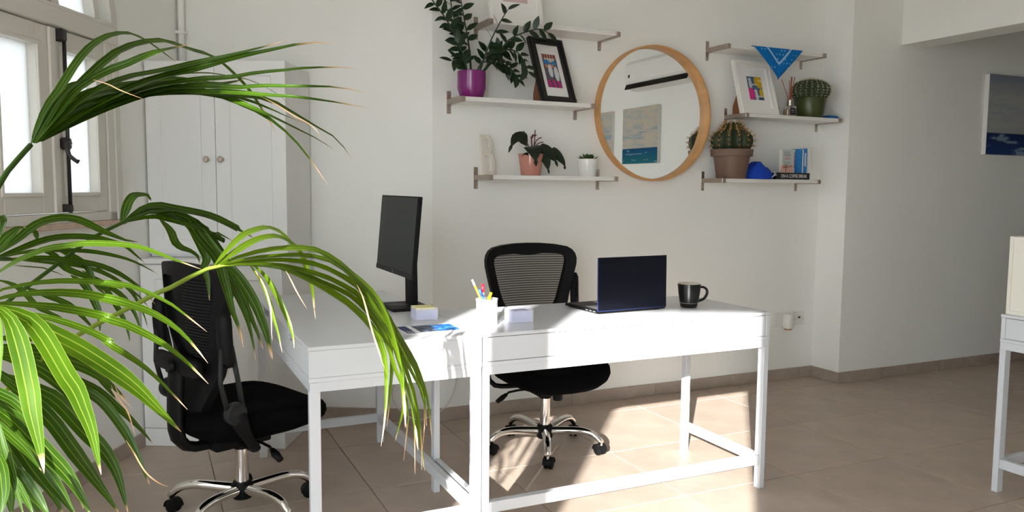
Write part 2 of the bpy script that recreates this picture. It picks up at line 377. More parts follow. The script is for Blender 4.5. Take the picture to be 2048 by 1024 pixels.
struct(box('trim_2', BX, BX + 0.235, -0.25, JY, 2.257, CZ, M_WALL))                         # the ceiling beam over the passage
struct(box('wall_passage_end', 6.5, 6.7, -0.45, JY, 0, CZ, M_WALL))
struct(box('wall_passage_side', BX + 0.2, 6.7, -0.45, -0.25, 0, CZ, M_WALL))
for k, (b0, b1) in enumerate(LW):
    w2 = sempty('window_%d' % (k + 2)); bm = bmesh.new()
    for e0, e1, z0, z1 in ((b0, b0 + 0.05, 0.45, 2.55), (b1 - 0.05, b1, 0.45, 2.55), (b0, b1, 0.45, 0.5), (b0, b1, 2.50, 2.55), ((b0 + b1) / 2 - 0.02, (b0 + b1) / 2 + 0.02, 0.45, 2.55)): bbox(bm, -1.46, -1.40, e0, e1, z0, z1, 0, MF)
    bmo('window_frame', bm, M_WOODW, w2)

# skirting tiles
def skirting(name, M, length, off=0.0, h=0.073):
    root = sempty(name); x = -off
    while x < length - 0.02:
        x0, x1 = max(x, 0) + 0.001, min(x + TS, length) - 0.001
        if x1 - x0 > 0.01: box('tile', x0, x1, -0.009, 0.0, 0.0, h + random.uniform(-0.001, 0.001), M_SKIRT, root, 0.0012, M)
        x += TS
skirting('baseboard_back', T((0.326, WY, 0)), JX - 0.326 - 0.009, 0.32)
skirting('baseboard_return', T((JX, WY, 0)) @ RZ(-math.pi / 2), WY - JY + 0.009, 0.0)
skirting('baseboard_right', T((JX, JY, 0)), 3.3, 0.20)
skirting('baseboard_back_left', MF @ T((-1.361, 0, 0)), 1.361, 0.0)
skirting('baseboard_left', MF @ T((-1.361, -5.5, 0)) @ RZ(math.pi / 2), 5.5, 0.2)

# arched casement window
win = sempty('window_1')
def wb(name, b0, b1, z0, z1, a0, a1, m=M_WOODW, par=win, bev=0.003): return box(name, a0, a1, b0, b1, z0, z1, m, par, bev, MF)
bm = bmesh.new()
bbox(bm, -1.45, -1.345, WB0, -1.515, 1.125, 1.99, 0.004, MF); bbox(bm, -1.45, -1.345, -0.752, WB1, 1.125, 1.99, 0.004, MF)
bbox(bm, -1.45, -1.345, WB0, WB1, 1.125, 1.166, 0.004, MF); bbox(bm, -1.45, -1.335, WB0, WB1, 1.912, 1.99, 0.004, MF)
bmo('window_frame', bm, M_WOODW, win)
bm = bmesh.new(); bbox(bm, -1.361, -1.340, -0.697, WB1 + 0.006, 1.125, 1.99, 0.004, MF); bbox(bm, -1.361, -1.340, WB0 - 0.006, -1.57, 1.125, 1.99, 0.004, MF); bmo('moulding', bm, M_WOODW, win)
for s0, s1 in ((-1.515, -1.1345), (-1.1305, -0.754)):
    sash = sempty('sash'); sash.parent = win; del sash['kind']
    p0, p1 = (s0 + 0.075, s1 - 0.082) if s0 < -1.2 else (s0 + 0.070, s1 - 0.070)
    bm = bmesh.new()
    for b0, b1, z0, z1 in ((s0, p0, 1.170, 1.908), (p1, s1, 1.170, 1.908), (p0, p1, 1.170, 1.25), (p0, p1, 1.826, 1.908)): bbox(bm, -1.43, -1.352, b0, b1, z0, z1, 0.004, MF)
    bmo('sash_frame', bm, M_WOODW, sash)
    bm = bmesh.new()
    for b0, b1, z0, z1 in ((p0 - 0.012, p0 + 0.002, 1.236, 1.84), (p1 - 0.002, p1 + 0.012, 1.236, 1.84), (p0, p1, 1.236, 1.252), (p0, p1, 1.824, 1.84)): bbox(bm, -1.354, -1.346, b0, b1, z0, z1, 0.002, MF)
    bmo('glazing_bead', bm, M_WOODW, sash)
    box('pane', -1.40, -1.394, p0 - 0.005, p1 + 0.005, 1.245, 1.83, M_FROST, sash, 0, MF)
box('cover_strip', -1.352, -1.340, -1.152, -1.108, 1.172, 1.905, M_WOODW, win, 0.004, MF)
bolt = sempty('espagnolette_bolt'); bolt.parent = win; del bolt['kind']
bm = bmesh.new(); btube(bm, [MF @ Vector((-1.325, -1.082, 1.17)), MF @ Vector((-1.325, -1.082, 1.90))], 0.0075, 8); bmo('rod', bm, M_IRON, bolt, True)
for z0, z1 in ((1.172, 1.205), (1.855, 1.905)): box('keeper', -1.352, -1.315, -1.108, -1.072, z0, z1, M_IRON, bolt, 0.006, MF)
box('latch_body', -1.352, -1.312, -1.100, -1.070, 1.425, 1.475, M_IRON, bolt, 0.008, MF)
tube('latch_handle', [MF @ Vector(p) for p in ((-1.315, -1.085, 1.45), (-1.30, -1.11, 1.452), (-1.295, -1.135, 1.445), (-1.29, -1.143, 1.42), (-1.285, -1.140, 1.40), (-1.27, -1.135, 1.385), (-1.262, -1.124, 1.375), (-1.262, -1.118, 1.382))], [0.009, 0.009, 0.010, 0.009, 0.008, 0.008, 0.008, 0.006], M_IRON, bolt)
def arcpts(r, n=25): return [(WC + r * math.cos(math.pi * (1 - k / (n - 1))), 1.99 + r * math.sin(math.pi * (1 - k / (n - 1)))) for k in range(n)]
MW = MF @ Matrix(((0, 1, 0, 0), (1, 0, 0, 0), (0, 0, 1, 0), (0, 0, 0, 1)))
def halfring(name, ro, ri, a0, a1):
    bm = bmesh.new(); O, I = arcpts(ro), arcpts(ri)
    for k in range(24):
        V = [bm.verts.new(MW @ Vector((p[0], a, p[1]))) for a in (a0, a1) for p in (O[k], O[k + 1], I[k + 1], I[k])]
        for f in ((0, 1, 2, 3), (7, 6, 5, 4), (0, 4, 5, 1), (3, 2, 6, 7)): bm.faces.new([V[i] for i in f])
    bmesh.ops.remove_doubles(bm, verts=bm.verts[:], dist=1e-5)
    return bmo(name, bm, M_WOODW, win)
halfring('arch_frame', 0.482, 0.437, -1.45, -1.342); halfring('arch_ring', 0.362, 0.325, -1.43, -1.352); halfring('arch_hub', 0.075, 0.03, -1.43, -1.352)
for ang in (55, 125):
    c_, s_ = math.cos(math.radians(ang)), math.sin(math.radians(ang)); bm = bmesh.new()
    btube(bm, [MF @ Vector((-1.39, WC + 0.06 * c_, 1.99 + 0.06 * s_)), MF @ Vector((-1.39, WC + 0.44 * c_, 1.99 + 0.44 * s_))], 0.017, 6); bmo('muntin', bm, M_WOODW, win)
bm = bmesh.new(); A = arcpts(0.44)
bprism(bm, A, 0.005, MW @ T((0, -1.405, 0))); bmo('pane', bm, M_FROST, win)
box('transom_bead', -1.352, -1.333, WB0 + 0.03, WB1 - 0.03, 1.984, 2.0, M_WOODW, win, 0.003, MF)
box('window_sill', -1.45, -1.325, WB0 - 0.02, WB1 + 0.005, 1.104, 1.126, M_MARBLE, win, 0.003, MF)
tag(tube('wall_pipe', [MF @ Vector((-1.335, -0.03, 1.90)), MF @ Vector((-1.335, -0.03, CZ))], 0.017, M_WALL, None, 12), 'thin white painted pipe running up the wall corner above the wardrobe', 'pipe')
o = COL.objects['wall_pipe']; box('pipe_clip', -1.361, -1.312, -0.052, -0.006, 2.085, 2.10, M_WALL, o, 0.002, MF)

# ================================================================== FURNITURE
def desk(name, label, W, D, loc, rz, group):
    d = thing(name, label, 'desk', loc, rz, group); lw, ld = 0.026, 0.036
    box('desk_top', -0.002, W + 0.002, -0.002, D + 0.002, 0.757, 0.770, M_WHITE, d, 0.0015)
    for x in (0, W - 0.018): box('side_panel', x, x + 0.018, 0, D, 0.667, 0.7565, M_WHITE, d, 0.001)
    bm = bmesh.new(); bbox(bm, 0.0195, W - 0.0195, 0.0015, 0.016, 0.6685, 0.7545); bmo('back_panel', bm, M_WHITE, d)
    box('bottom_panel', -0.001, W + 0.001, -0.001, D + 0.001, 0.6515, 0.6665, M_WHITE, d, 0.0015)
    for k in range(2):
        x0 = 0.0195 + k * (W - 0.037) / 2; x1 = x0 + (W - 0.037) / 2 - 0.003; xm = (x0 + x1) / 2
        dr = box('drawer', x0, x1, D - 0.4, D - 0.017, 0.672, 0.735, M_WHITE, d)
        bm = bmesh.new(); bprism(bm, [(x0, 0.6685), (x1, 0.6685), (x1, 0.7545), (xm + 0.085, 0.7545), (xm + 0.055, 0.730), (xm - 0.055, 0.730), (xm - 0.085, 0.7545), (x0, 0.7545)], 0.016, T((0, D - 0.0165, 0))); bmo('drawer_front', bm, M_WHITE, dr)
    bm = bmesh.new()
    for x0, x1, y0, y1 in ((0, W, 0.002, ld), (0, W, D - ld, D - 0.002), (0.002, lw, ld, D - ld), (W - lw, W - 0.002, ld, D - ld)): bbox(bm, x0, x1, y0, y1, 0.62, 0.651)
    bmo('leg_rail', bm, M_WHITE, d)
    for x in (0, W - lw):
        for y in (0, D - ld): box('leg', x, x + lw, y, y + ld, 0.0, 0.6205, M_WHITE, d, 0.0012)
    box('stretcher', lw, W - lw, 0.003, 0.033, 0.107, 0.148, M_WHITE, d, 0.0012)
    for x in (0.003, W - lw + 0.001): box('stretcher', x, x + 0.022, ld, D - ld, 0.107, 0.148, M_WHITE, d, 0.0012)
    return d
GD = 'white drawer desks'
desk('writing_desk', 'white drawer desk carrying the open laptop and black mug', 1.322, 0.560, (0, 0, 0), 0.003, GD)
desk('writing_desk', 'white drawer desk carrying the black monitor, with the palm frond hanging before it', 1.285, 0.605, (-0.006, -0.001, 0), math.pi / 2 + 0.003, GD)
desk('writing_desk', 'white desk cut by the right picture edge, carrying a white cabinet', 1.322, 0.560, (2.207, -0.415, 0), -math.pi / 2, GD)
cb = thing('storage_cabinet', 'plain off-white cabinet standing on the desk at the right picture edge', 'cabinet', (2.221, -0.421, 0.7705))
box('side_panel', 0, 0.50, -0.016, 0, 0, 0.33, M_CREAM, cb, 0.0015); box('side_panel', 0, 0.50, -0.70, -0.684, 0, 0.33, M_CREAM, cb, 0.0015)
box('top_panel', 0, 0.50, -0.684, -0.016, 0.312, 0.328, M_CREAM, cb); box('bottom_panel', 0, 0.50, -0.684, -0.016, 0, 0.016, M_CREAM, cb)
box('back_panel', 0.003, 0.012, -0.6835, -0.0165, 0.0165, 0.3115, M_CREAM, cb)
for k in range(2): box('drawer_front', 0.482, 0.50, -0.683, -0.017, 0.018 + k * 0.147, 0.162 + k * 0.147, M_CREAM, cb, 0.002)

wd = thing('wardrobe', 'tall white two-part wardrobe with four panelled doors in the room corner', 'wardrobe')
def wbx(n, a0, a1, b0, b1, z0, z1, par=wd, bev=0.002, m=M_WHITE2): return box(n, a0, a1, b0, b1, z0, z1, m, par, bev, MF)
def shaker(a0, a1, b, z0, z1, st=0.068, th=0.018):
    bm = bmesh.new()
    O = [(a0, z0), (a1, z0), (a1, z1), (a0, z1)]; I = [(a0 + st, z0 + st), (a1 - st, z0 + st), (a1 - st, z1 - st), (a0 + st, z1 - st)]; J = [(x + (0.007 if x < (a0 + a1) / 2 else -0.007), z + (0.007 if z < (z0 + z1) / 2 else -0.007)) for x, z in I]
    bring(bm, O, I, b, b + th, MF)
    V = [[bm.verts.new(MF @ Vector((x, y, z))) for x, z in l] for l, y in ((I, b + 0.0005), (J, b + 0.007))]
    for i in range(4): bm.faces.new((V[0][i], V[0][(i + 1) % 4], V[1][(i + 1) % 4], V[1][i]))
    bm.faces.new(V[1]); return bmo('door', bm, M_WHITE2, wd)
wbx('base_body', -1.353, -0.652, -0.482, -0.02, 0.0, 0.904); wbx('plinth', -1.353, -0.652, -0.50, -0.482, 0.0, 0.088)
shaker(-1.352, -1.0045, -0.50, 0.092, 0.900); shaker(-1.0015, -0.654, -0.50, 0.092, 0.900)
wbx('ledge', -1.356, -0.640, -0.515, -0.018, 0.905, 0.929, wd, 0.005)
wbx('upper_body', -1.352, -0.656, -0.384, -0.02, 0.930, 1.889)
for a0, a1, ak in ((-1.351, -1.0075, -1.048), (-1.0045, -0.657, -0.978)):
    dr = shaker(a0, a1, -0.402, 0.945, 1.887); lathe('knob', [(0, -0.001), (0.006, -0.001), (0.006, 0.010), (0.013, 0.014), (0.0155, 0.021), (0.012, 0.028), (0, 0.030)], M_NICKEL, dr, 16, M=MF @ T((ak, -0.402, 1.412)) @ RX(math.pi / 2))

# ------------------------------------------------------------------ office chairs
def sup(n, ax, ay, e): return [(ax * math.copysign(abs(math.cos(t)) ** e, math.cos(t)), ay * math.copysign(abs(math.sin(t)) ** e, math.sin(t))) for t in (2 * math.pi * i / n for i in range(n))]
def half(z):                  # half width of the backrest outline at height z
    P = [(0.47, 0.115), (0.55, 0.150), (0.65, 0.185), (0.75, 0.212), (0.85, 0.238), (0.90, 0.250), (0.94, 0.252), (0.97, 0.238), (0.99, 0.205), (1.003, 0.135), (1.008, 0.0)]
    for (a, x), (b, y) in zip(P, P[1:]):
        if z <= b: return x + (y - x) * (z - a) / (b - a)
    return 0
def chair(name, label, loc, rz, base_rot, arms, mesh_m):
    c = thing(name, label, 'chair', loc, rz, 'black mesh swivel chairs')
    lathe('hub', [(0, 0.062), (0.036, 0.062), (0.042, 0.075), (0.042, 0.115), (0.034, 0.128), (0, 0.128)], M_BLACK, c, 24)
    for k in range(5):
        a = base_rot + k * 2 * math.pi / 5 - rz; R = RZ(a)
        pts = spline([(0.030, 0, 0.098), (0.10, 0, 0.106), (0.18, 0, 0.112), (0.235, 0, 0.104), (0.268, 0, 0.084), (0.286, 0, 0.062)], 14)
        tube('base_leg', [R @ p for p in pts], [0.021, 0.0215, 0.021, 0.0205, 0.020, 0.0195, 0.019, 0.0185, 0.018, 0.0175, 0.017, 0.016, 0.015, 0.013], M_CHROME, c, 12, 1.0)
        sw = RZ(a + [1.2, 0.9, 1.9, 1.3, 2.0][k]); P = T(R @ Vector((0.283, 0, 0)))
        cs = lathe('caster', [(0, 0.047), (0.007, 0.047), (0.007, 0.066), (0, 0.066)], M_CHROME, c, 10, M=P)
        for s in (-1, 1): lathe('wheel', [(0, -0.009), (0.018, -0.009), (0.0255, -0.006), (0.0265, 0.0), (0.0255, 0.006), (0.012, 0.009), (0, 0.009)], M_BLACK, cs, 20, M=P @ sw @ T((s * 0.012, 0.012, 0.0267)) @ RY(math.pi / 2))
        bm = bmesh.new(); pr = [(0.030 * math.cos(t), 0.027 + 0.030 * math.sin(t)) for t in [math.radians(x) for x in range(-5, 186, 19)]]; inn = [(0.026 * math.cos(t), 0.027 + 0.026 * math.sin(t)) for t in [math.radians(x) for x in range(-5, 186, 19)]]
        for i in range(len(pr) - 1):
            V = [bm.verts.new(P @ sw @ Vector((x, y + 0.012, z))) for x in (-0.0225, 0.0225) for y, z in (pr[i], pr[i + 1], inn[i + 1], inn[i])]
            for f in ((0, 1, 2, 3), (7, 6, 5, 4), (0, 4, 5, 1), (3, 2, 6, 7)): bm.faces.new([V[q] for q in f])
        bmo('hood', bm, M_BLACK, cs)
    lathe('gas_lift', [(0, 0.12), (0.0255, 0.12), (0.0255, 0.268), (0, 0.268)], M_CHROME, c, 24)
    lathe('lift_sleeve', [(0, 0.262), (0.029, 0.262), (0.029, 0.30), (0, 0.30)], M_BLACK, c, 24)
    box('mechanism', -0.075, 0.075, -0.09, 0.14, 0.288, 0.335, M_BLACK, c, 0.012, seg=2)
    lathe('tension_knob', [(0, -0.04), (0.022, -0.04), (0.024, -0.03), (0.024, 0.0), (0, 0.0)], M_BLACK, c, 14, M=T((0.03, -0.075, 0.305)))
    lv = tube('lever', [(-0.06, 0.0, 0.312), (-0.15, -0.005, 0.314), (-0.20, -0.008, 0.310), (-0.215, -0.010, 0.300)], 0.0055, M_BLACK, c)
    tube('lever_grip', [(-0.212, -0.010, 0.302), (-0.235, -0.012, 0.288), (-0.265, -0.015, 0.272)], [0.008, 0.013, 0.010], M_BLACK, lv, 8, 1.3)
    # seat cushion: bowl underside, waterfall front
    bm = bmesh.new(); rings = []
    for sc, z in ((0.10, 0.326), (0.45, 0.328), (0.70, 0.338), (0.88, 0.356), (0.97, 0.380), (1.0, 0.402), (0.99, 0.424), (0.95, 0.440), (0.85, 0.450), (0.55, 0.452), (0.15, 0.448)):
        ring = []
        for x, y in sup(40, 0.268, 0.268, 0.62):
            X, Yy = x * sc, y * sc; dz = -0.30 * max(0, -Yy - 0.15) ** 1.3 - 0.03 * (1 - abs(X) / 0.27) * (1 if z > 0.44 else 0) * 0.4 + 0.02 * (abs(X) / 0.268) ** 2
            ring.append(bm.verts.new((X, Yy - 0.03, z + dz)))
        rings.append(ring)
    for A_, B_ in zip(rings, rings[1:]):
        for i in range(40): bm.faces.new((A_[i], A_[(i + 1) % 40], B_[(i + 1) % 40], B_[i]))
    bm.faces.new(rings[0][::-1]); bm.faces.new(rings[-1]); bmo('seat', bm, M_FABRIC, c, True)
    # backrest
    yf = lambda x, z: 0.205 + 0.06 * max(0, z - 0.62) ** 1.2 + 0.05 * max(0, 0.62 - z) - 0.85 * x * x + 0.025 * math.exp(-((z - 0.62) / 0.1) ** 2) * -1
    zs = [0.47, 0.50, 0.55, 0.60, 0.65, 0.70, 0.75, 0.80, 0.85, 0.90, 0.93, 0.955, 0.975, 0.99, 1.000]
    outer = [(half(z), z) for z in zs] + [(0.08, 1.006), (0.0, 1.008), (-0.08, 1.006)] + [(-half(z), z) for z in reversed(zs)] + [(0.0, 0.462)]
    PI_ = [(0.65, 0.085), (0.68, 0.130), (0.72, 0.153), (0.80, 0.178), (0.88, 0.198), (0.92, 0.205), (0.94, 0.200), (0.952, 0.168)]
    def hin(z):
        for (a, x), (b, y) in zip(PI_, PI_[1:]):
            if z <= b: return x + (y - x) * (z - a) / (b - a)
        return 0.165
    zi = [0.65 + (z - 0.47) * 0.302 / 0.53 for z in zs]
    inner = [(hin(z), z) for z in zi] + [(0.08, 0.955), (0.0, 0.947), (-0.08, 0.955)] + [(-hin(z), z) for z in reversed(zi)] + [(0.0, 0.645)]
    bm = bmesh.new(); bring(bm, outer, inner, -0.016, 0.016, None, yf); fr_ = bmo('back_frame', bm, M_BLACK, c, True); autosm(fr_, 60)
    bm = bmesh.new(); n = len(inner); mid = [(x * 0.5, 0.80 + (z - 0.80) * 0.5) for x, z in inner]
    V0 = [bm.verts.new((x, yf(x, z), z)) for x, z in inner]; V1 = [bm.verts.new((x, yf(x, z), z)) for x, z in mid]; vc = bm.verts.new((0, yf(0, 0.80), 0.80))
    for i in range(n): bm.faces.new((V0[i], V0[(i + 1) % n], V1[(i + 1) % n], V1[i])); bm.faces.new((V1[i], V1[(i + 1) % n], vc))
    bmo('back_mesh', bm, mesh_m, c, True)
    bm = bmesh.new(); bbox(bm, -0.17, 0.17, 0.225, 0.258, 0.60, 0.665, 0.012, seg=2)
    bmo('lumbar_support', bm, M_BLACK, c, True)
    box('support_slot', -0.012, 0.012, 0.2582, 0.262, 0.50, 0.60, M_GREYC, c, 0.0015)
    lathe('lumbar_knob', [(0, 0), (0.026, 0), (0.028, 0.008), (0.022, 0.02), (0, 0.022)], M_BLACK, c, 18, M=T((0, 0.262, 0.63)) @ RX(-math.pi / 2))
    tube('back_bracket', spline([(0, 0.10, 0.308), (0, 0.20, 0.312), (0, 0.250, 0.36), (0, 0.256, 0.48), (0, 0.245, 0.64)], 12), 0.020, M_BLACK, c, 8, 2.2)
    for s in (-1, 1):
        br = tube('arm_bracket', spline([(s * 0.10, 0.05, 0.322), (s * 0.24, 0.07, 0.330), (s * 0.262, 0.115, 0.39), (s * 0.262, 0.155, 0.475)], 10), [0.012] * 7 + [0.015, 0.02, 0.022], M_BLACK, c, 8, 1.6)
        lathe('pivot', [(0, -0.016), (0.036, -0.016), (0.040, -0.008), (0.040, 0.012), (0.030, 0.016), (0.026, 0.013), (0, 0.013)], M_BLKG, br, 24, M=T((s * 0.264, 0.16, 0.485)) @ RY(s * math.pi / 2))
        A0 = Vector((s * 0.264, 0.16, 0.485))
        if arms[0 if s < 0 else 1]: d1, d2, pd = Vector((0, 0.06, 0.99)).normalized(), Vector((0, 0.99, -0.06)).normalized(), 0.365
        else: d1, d2, pd = Vector((0, -0.90, 0.42)).normalized(), Vector((0, 0.42, 0.90)).normalized(), 0.32
        ar = tube('arm_bar', [A0 + d1 * 0.02 + d2 * 0.028, A0 + d1 * 0.12 + d2 * 0.045, A0 + d1 * 0.24 + d2 * 0.03], [0.010, 0.009, 0.010], M_BLKG, c, 8)
        tube('arm_bar', [A0 + d1 * 0.02 - d2 * 0.028, A0 + d1 * 0.12 - d2 * 0.020, A0 + d1 * 0.24 - d2 * 0.005], [0.010, 0.009, 0.010], M_BLKG, c, 8)
        tube('arm_pad', spline([A0 + d1 * 0.17 + d2 * 0.012, A0 + d1 * 0.26 + d2 * 0.016, A0 + d1 * pd + d2 * 0.012], 8), [0.018, 0.026, 0.028, 0.028, 0.028, 0.028, 0.026, 0.014], M_BLACK, c, 10, 0.75)
    return c
chair('office_chair', 'black mesh office chair between the laptop desk and the shelf wall', (0.682, 0.835, 0), math.radians(0), math.radians(-114), (False, True), M_MESH)
chair('office_chair', 'black mesh office chair before the wardrobe, turned to the monitor desk', (-0.758, 0.640, 0), math.radians(112), math.radians(155), (True, True), M_MESH2)

# ================================================================== SHELVES
def shelf(label, x0, z):
    s = thing('wall_shelf', label, 'shelf', (x0, WY, z), 0, 'white wall shelves on metal brackets')
    bm = bmesh.new(); bbox(bm, 0.027, 0.773, -0.196, -0.002, -0.022, 0.0)
    for k in range(3): bbox(bm, 0.027, 0.773, -0.1995, -0.196, -0.022 + k * 0.0075, -0.0155 + k * 0.0075, 0.0012)
    bmo('shelf_board', bm, M_SHELF, s)
    for x in (0.0, 0.773):
        b = box('bracket', x, x + 0.027, -0.205, -0.003, -0.0262, 0.0012, M_NICKEL, s, 0.0015)
        px = x + 0.002
        box('wall_plate', px - 0.003, px + 0.021, -0.003, 0.0, -0.074, 0.045, M_NICKEL, b, 0.0012)
        for zz in (-0.060, 0.031): lathe('screw', [(0, 0), (0.0055, 0), (0.004, 0.002), (0, 0.0022)], M_SCREW, b, 10, M=T((px + 0.009, -0.003, zz)) @ RX(math.pi / 2))
    return s
Z1, Z2, Z3 = 2.155, 1.752, 1.352
shelf('top white shelf left of the mirror, carrying a white picture frame', 0.562, Z1)
shelf('middle white shelf left of the mirror, carrying the purple pot and black frame', 0.408, Z2)
shelf('lowest white shelf left of the mirror, carrying the letter B', 0.565, Z3)
shelf('top white shelf right of the mirror, with a blue bandana over it', 2.112, Z1)
shelf('middle white shelf right of the mirror, carrying the white frame and green pot', 2.270, Z2)
shelf('lowest white shelf right of the mirror, carrying books and a blue cap', 2.106, Z3)

# ------------------------------------------------------------------ round mirror
mr_ = thing('round_mirror', 'large round mirror with a deep light oak rim between the shelves', 'mirror', (1.722, WY, 1.735))
MR = RX(math.pi / 2)
lathe('rim', [(0.402, 0.0), (0.402, 0.056), (0.4005, 0.058), (0.392, 0.058), (0.3905, 0.056), (0.3905, 0.0), (0.402, 0.0)], M_OAK, mr_, 96, M=MR)
lathe('mirror_glass', [(0, 0.003), (0.390, 0.003), (0.390, 0.009), (0, 0.009)], M_GLASS, mr_, 96, M=MR, smooth=False)

# ------------------------------------------------------------------ picture frames
def frame(label, loc, rz, lean, W, H, bw, bt, fm, art, aw, ah, nx, ny, fn, easel=True, aoff=0.0):
    f = thing('picture_frame', label, 'picture frame', loc, rz)
    M = RX(-lean)
    O = [(-W / 2, 0), (W / 2, 0), (W / 2, H), (-W / 2, H)]; I = [(-W / 2 + bw, bw), (W / 2 - bw, bw), (W / 2 - bw, H - bw), (-W / 2 + bw, H - bw)]
    bm = bmesh.new(); bring(bm, O, I, 0, bt, M); Q = [(x * 0.985, H / 2 + (z - H / 2) * 0.988) for x, z in O]; q2 = 0.35
    In2 = [(ox + (ix - ox) * 0.45, oz + (iz - oz) * 0.45) for (ox, oz), (ix, iz) in zip(O, I)]
    bring(bm, [(x * 0.97, H / 2 + (z - H / 2) * 0.978) for x, z in O], In2, -0.005, 0.001, M)
    bmo('frame_moulding', bm, fm, f)
    box('mount_board', -W / 2 + bw - 0.002, W / 2 - bw + 0.002, bt * 0.45, bt * 0.6, bw - 0.002, H - bw + 0.002, M_MAT, f, 0, M)
    panel('print', aw, ah, nx, ny, fn, M_PRINT, f, M @ T((-aw / 2, bt * 0.45 - 0.0012, (H - ah) / 2 + aoff)))
    if easel:
        bm = bmesh.new(); tl = math.tan(lean); bprism(bm, [(0.006, 0), (0.105, 0), (0.105, 0.055), (0.14 * tl + 0.022, 0.14), (0.14 * tl + 0.008, 0.14)], 0.004, Matrix(((0, 1, 0, -W * 0.40), (1, 0, 0, bt), (0, 0, 1, 0), (0, 0, 0, 1)))); bmo('easel_back', bm, M_CARDB, f)
    return f
def blob(u, v, cx, cy, rx, ry): return ((u - cx) / rx) ** 2 + ((v - cy) / ry) ** 2 < 1
def art_people(u, v):
    if v > 0.88: return lin((120, 60, 55)) if int(u * 16) % 3 else lin((190, 150, 130))
    if blob(u, v, 0.26, 0.76, 0.22, 0.07) or blob(u, v, 0.76, 0.74, 0.16, 0.07): return lin((50, 120, 175))
    if blob(u, v, 0.22, 0.64, 0.11, 0.06) or blob(u, v, 0.62, 0.66, 0.10, 0.06): return lin((190, 125, 90))
    if blob(u, v, 0.42, 0.50, 0.15, 0.20) or blob(u, v, 0.80, 0.42, 0.16, 0.22): return lin((200, 205, 205))
    if v < 0.22: return lin((175, 45, 120)) if int(u * 9 + v * 4) % 3 else lin((70, 70, 80))
    if blob(u, v, 0.5, 0.9, 0.4, 0.14): return lin((190, 185, 175))
    n_ = noise.noise(Vector((u * 14, v * 22, 3)))
    return lin((60, 105, 145)) if n_ > 0.1 else (lin((120, 75, 60)) if n_ > -0.2 else lin((60, 65, 75)))
def art_circles(u, v):
    q = v > 0.52
    vv = (v - 0.52) / 0.48 if q else v / 0.52
    c = lin((62, 98, 128)) if q else lin((52, 82, 108))
    if 0.485 < v < 0.52: return lin((105, 130, 150))
    if q and blob(u, vv, 0.86, 0.62, 0.38, 0.62): c = lin((205, 165, 30))
    if q and blob(u, vv, 0.88, 0.66, 0.16, 0.12): c = lin((225, 205, 120))
    if not q and blob(u, vv, 0.08, 0.5, 0.32, 0.55): c = lin((205, 50, 130))
    if not q and blob(u, vv, 0.98, 0.62, 0.26, 0.42): c = lin((200, 165, 40))
    for bx in ((0.18,) if q else (0.50,)):
        if blob(u, vv, bx, 0.74, 0.11, 0.14) or blob(u, vv, bx + 0.02, 0.3, 0.12, 0.38): c = lin((190, 190, 195))
    if 0.24 < vv < 0.36 and (0.3 < u < 0.66 if q else 0.58 < u < 0.9) and int(u * 40) % 3: c = lin((210, 215, 220))
    return c
def art_photo(u, v):
    if blob(u, v, 0.66, 0.36, 0.24, 0.30):
        if blob(u, v, 0.66, 0.24, 0.10, 0.03): return lin((225, 205, 200))
        return lin((215, 165, 150))
    if blob(u, v, 0.24, 0.30, 0.20, 0.24): return lin((205, 105, 100)) if v < 0.36 else lin((205, 150, 135))
    if v < 0.12: return lin((200, 175, 175))
    n_ = noise.noise(Vector((u * 6, v * 6, 9)))
    return lin((205, 195, 192)) if n_ > 0 else lin((150, 80, 75))
frame('white picture frame with a smiling photograph on the top left shelf', (0.752, 1.335, Z1), 0.0, math.radians(12), 0.312, 0.42, 0.030, 0.022, M_FRAMEW, None, 0.146, 0.20, 40, 50, art_photo, False, 0.01)
frame('black picture frame with a colourful print of people, beside the purple pot', (1.010, 1.325, Z2), math.radians(9), math.radians(22), 0.232, 0.398, 0.038, 0.024, M_FRAMEB, None, 0.098, 0.205, 44, 80, art_people)
frame('white picture frame with a blue and yellow print, under the bandana', (2.430, 1.325, Z2), 0.0, math.radians(17), 0.296, 0.358, 0.045, 0.026, M_FRAMEW, None, 0.115, 0.155, 50, 66, art_circles)

# ------------------------------------------------------------------ ZZ plant in the purple pot
def leaf_mesh(name, L_, W_, fold=0.15, curl=0.2, n=6, prof=None):
    bm = bmesh.new(); rows = []
    for i in range(n + 1):
        t = i / n; wd_ = W_ / 2 * (prof(t) if prof else math.sin(math.pi * t ** 0.8) ** 0.85) + 1e-4; z = -curl * L_ * t * t
        rows.append([bm.verts.new((L_ * t, s * wd_, z + fold * abs(s) * wd_)) for s in (-1, -0.5, 0, 0.5, 1)])
    for a, b in zip(rows, rows[1:]):
        for k in range(4): bm.faces.new((a[k], a[k + 1], b[k + 1], b[k]))
    me = bpy.data.meshes.new(name); bm.to_mesh(me); bm.free()
    for p in me.polygons: p.use_smooth = True
    return me
zz = thing('zz_plant', 'dark leafy plant in a glossy purple pot on the middle left shelf', 'potted plant', (0.509, 1.385, Z2))
lathe('pot', [(0, 0), (0.055, 0), (0.060, 0.004), (0.074, 0.048), (0.076, 0.06), (0.076, 0.140), (0.0735, 0.1425), (0.070, 0.140), (0.070, 0.118), (0, 0.118)], M_PURPLE, zz, 40)
lathe('soil', [(0, 0.119), (0.070, 0.119), (0, 0.123)], M_SOIL, zz, 24)
lzz = [leaf_mesh('leaf', 0.069, 0.036), leaf_mesh('leaf', 0.058, 0.032, 0.2, 0.35), leaf_mesh('leaf', 0.074, 0.035, 0.1, 0.1)]
for me in lzz: me.materials.append(M_LEAFZ)
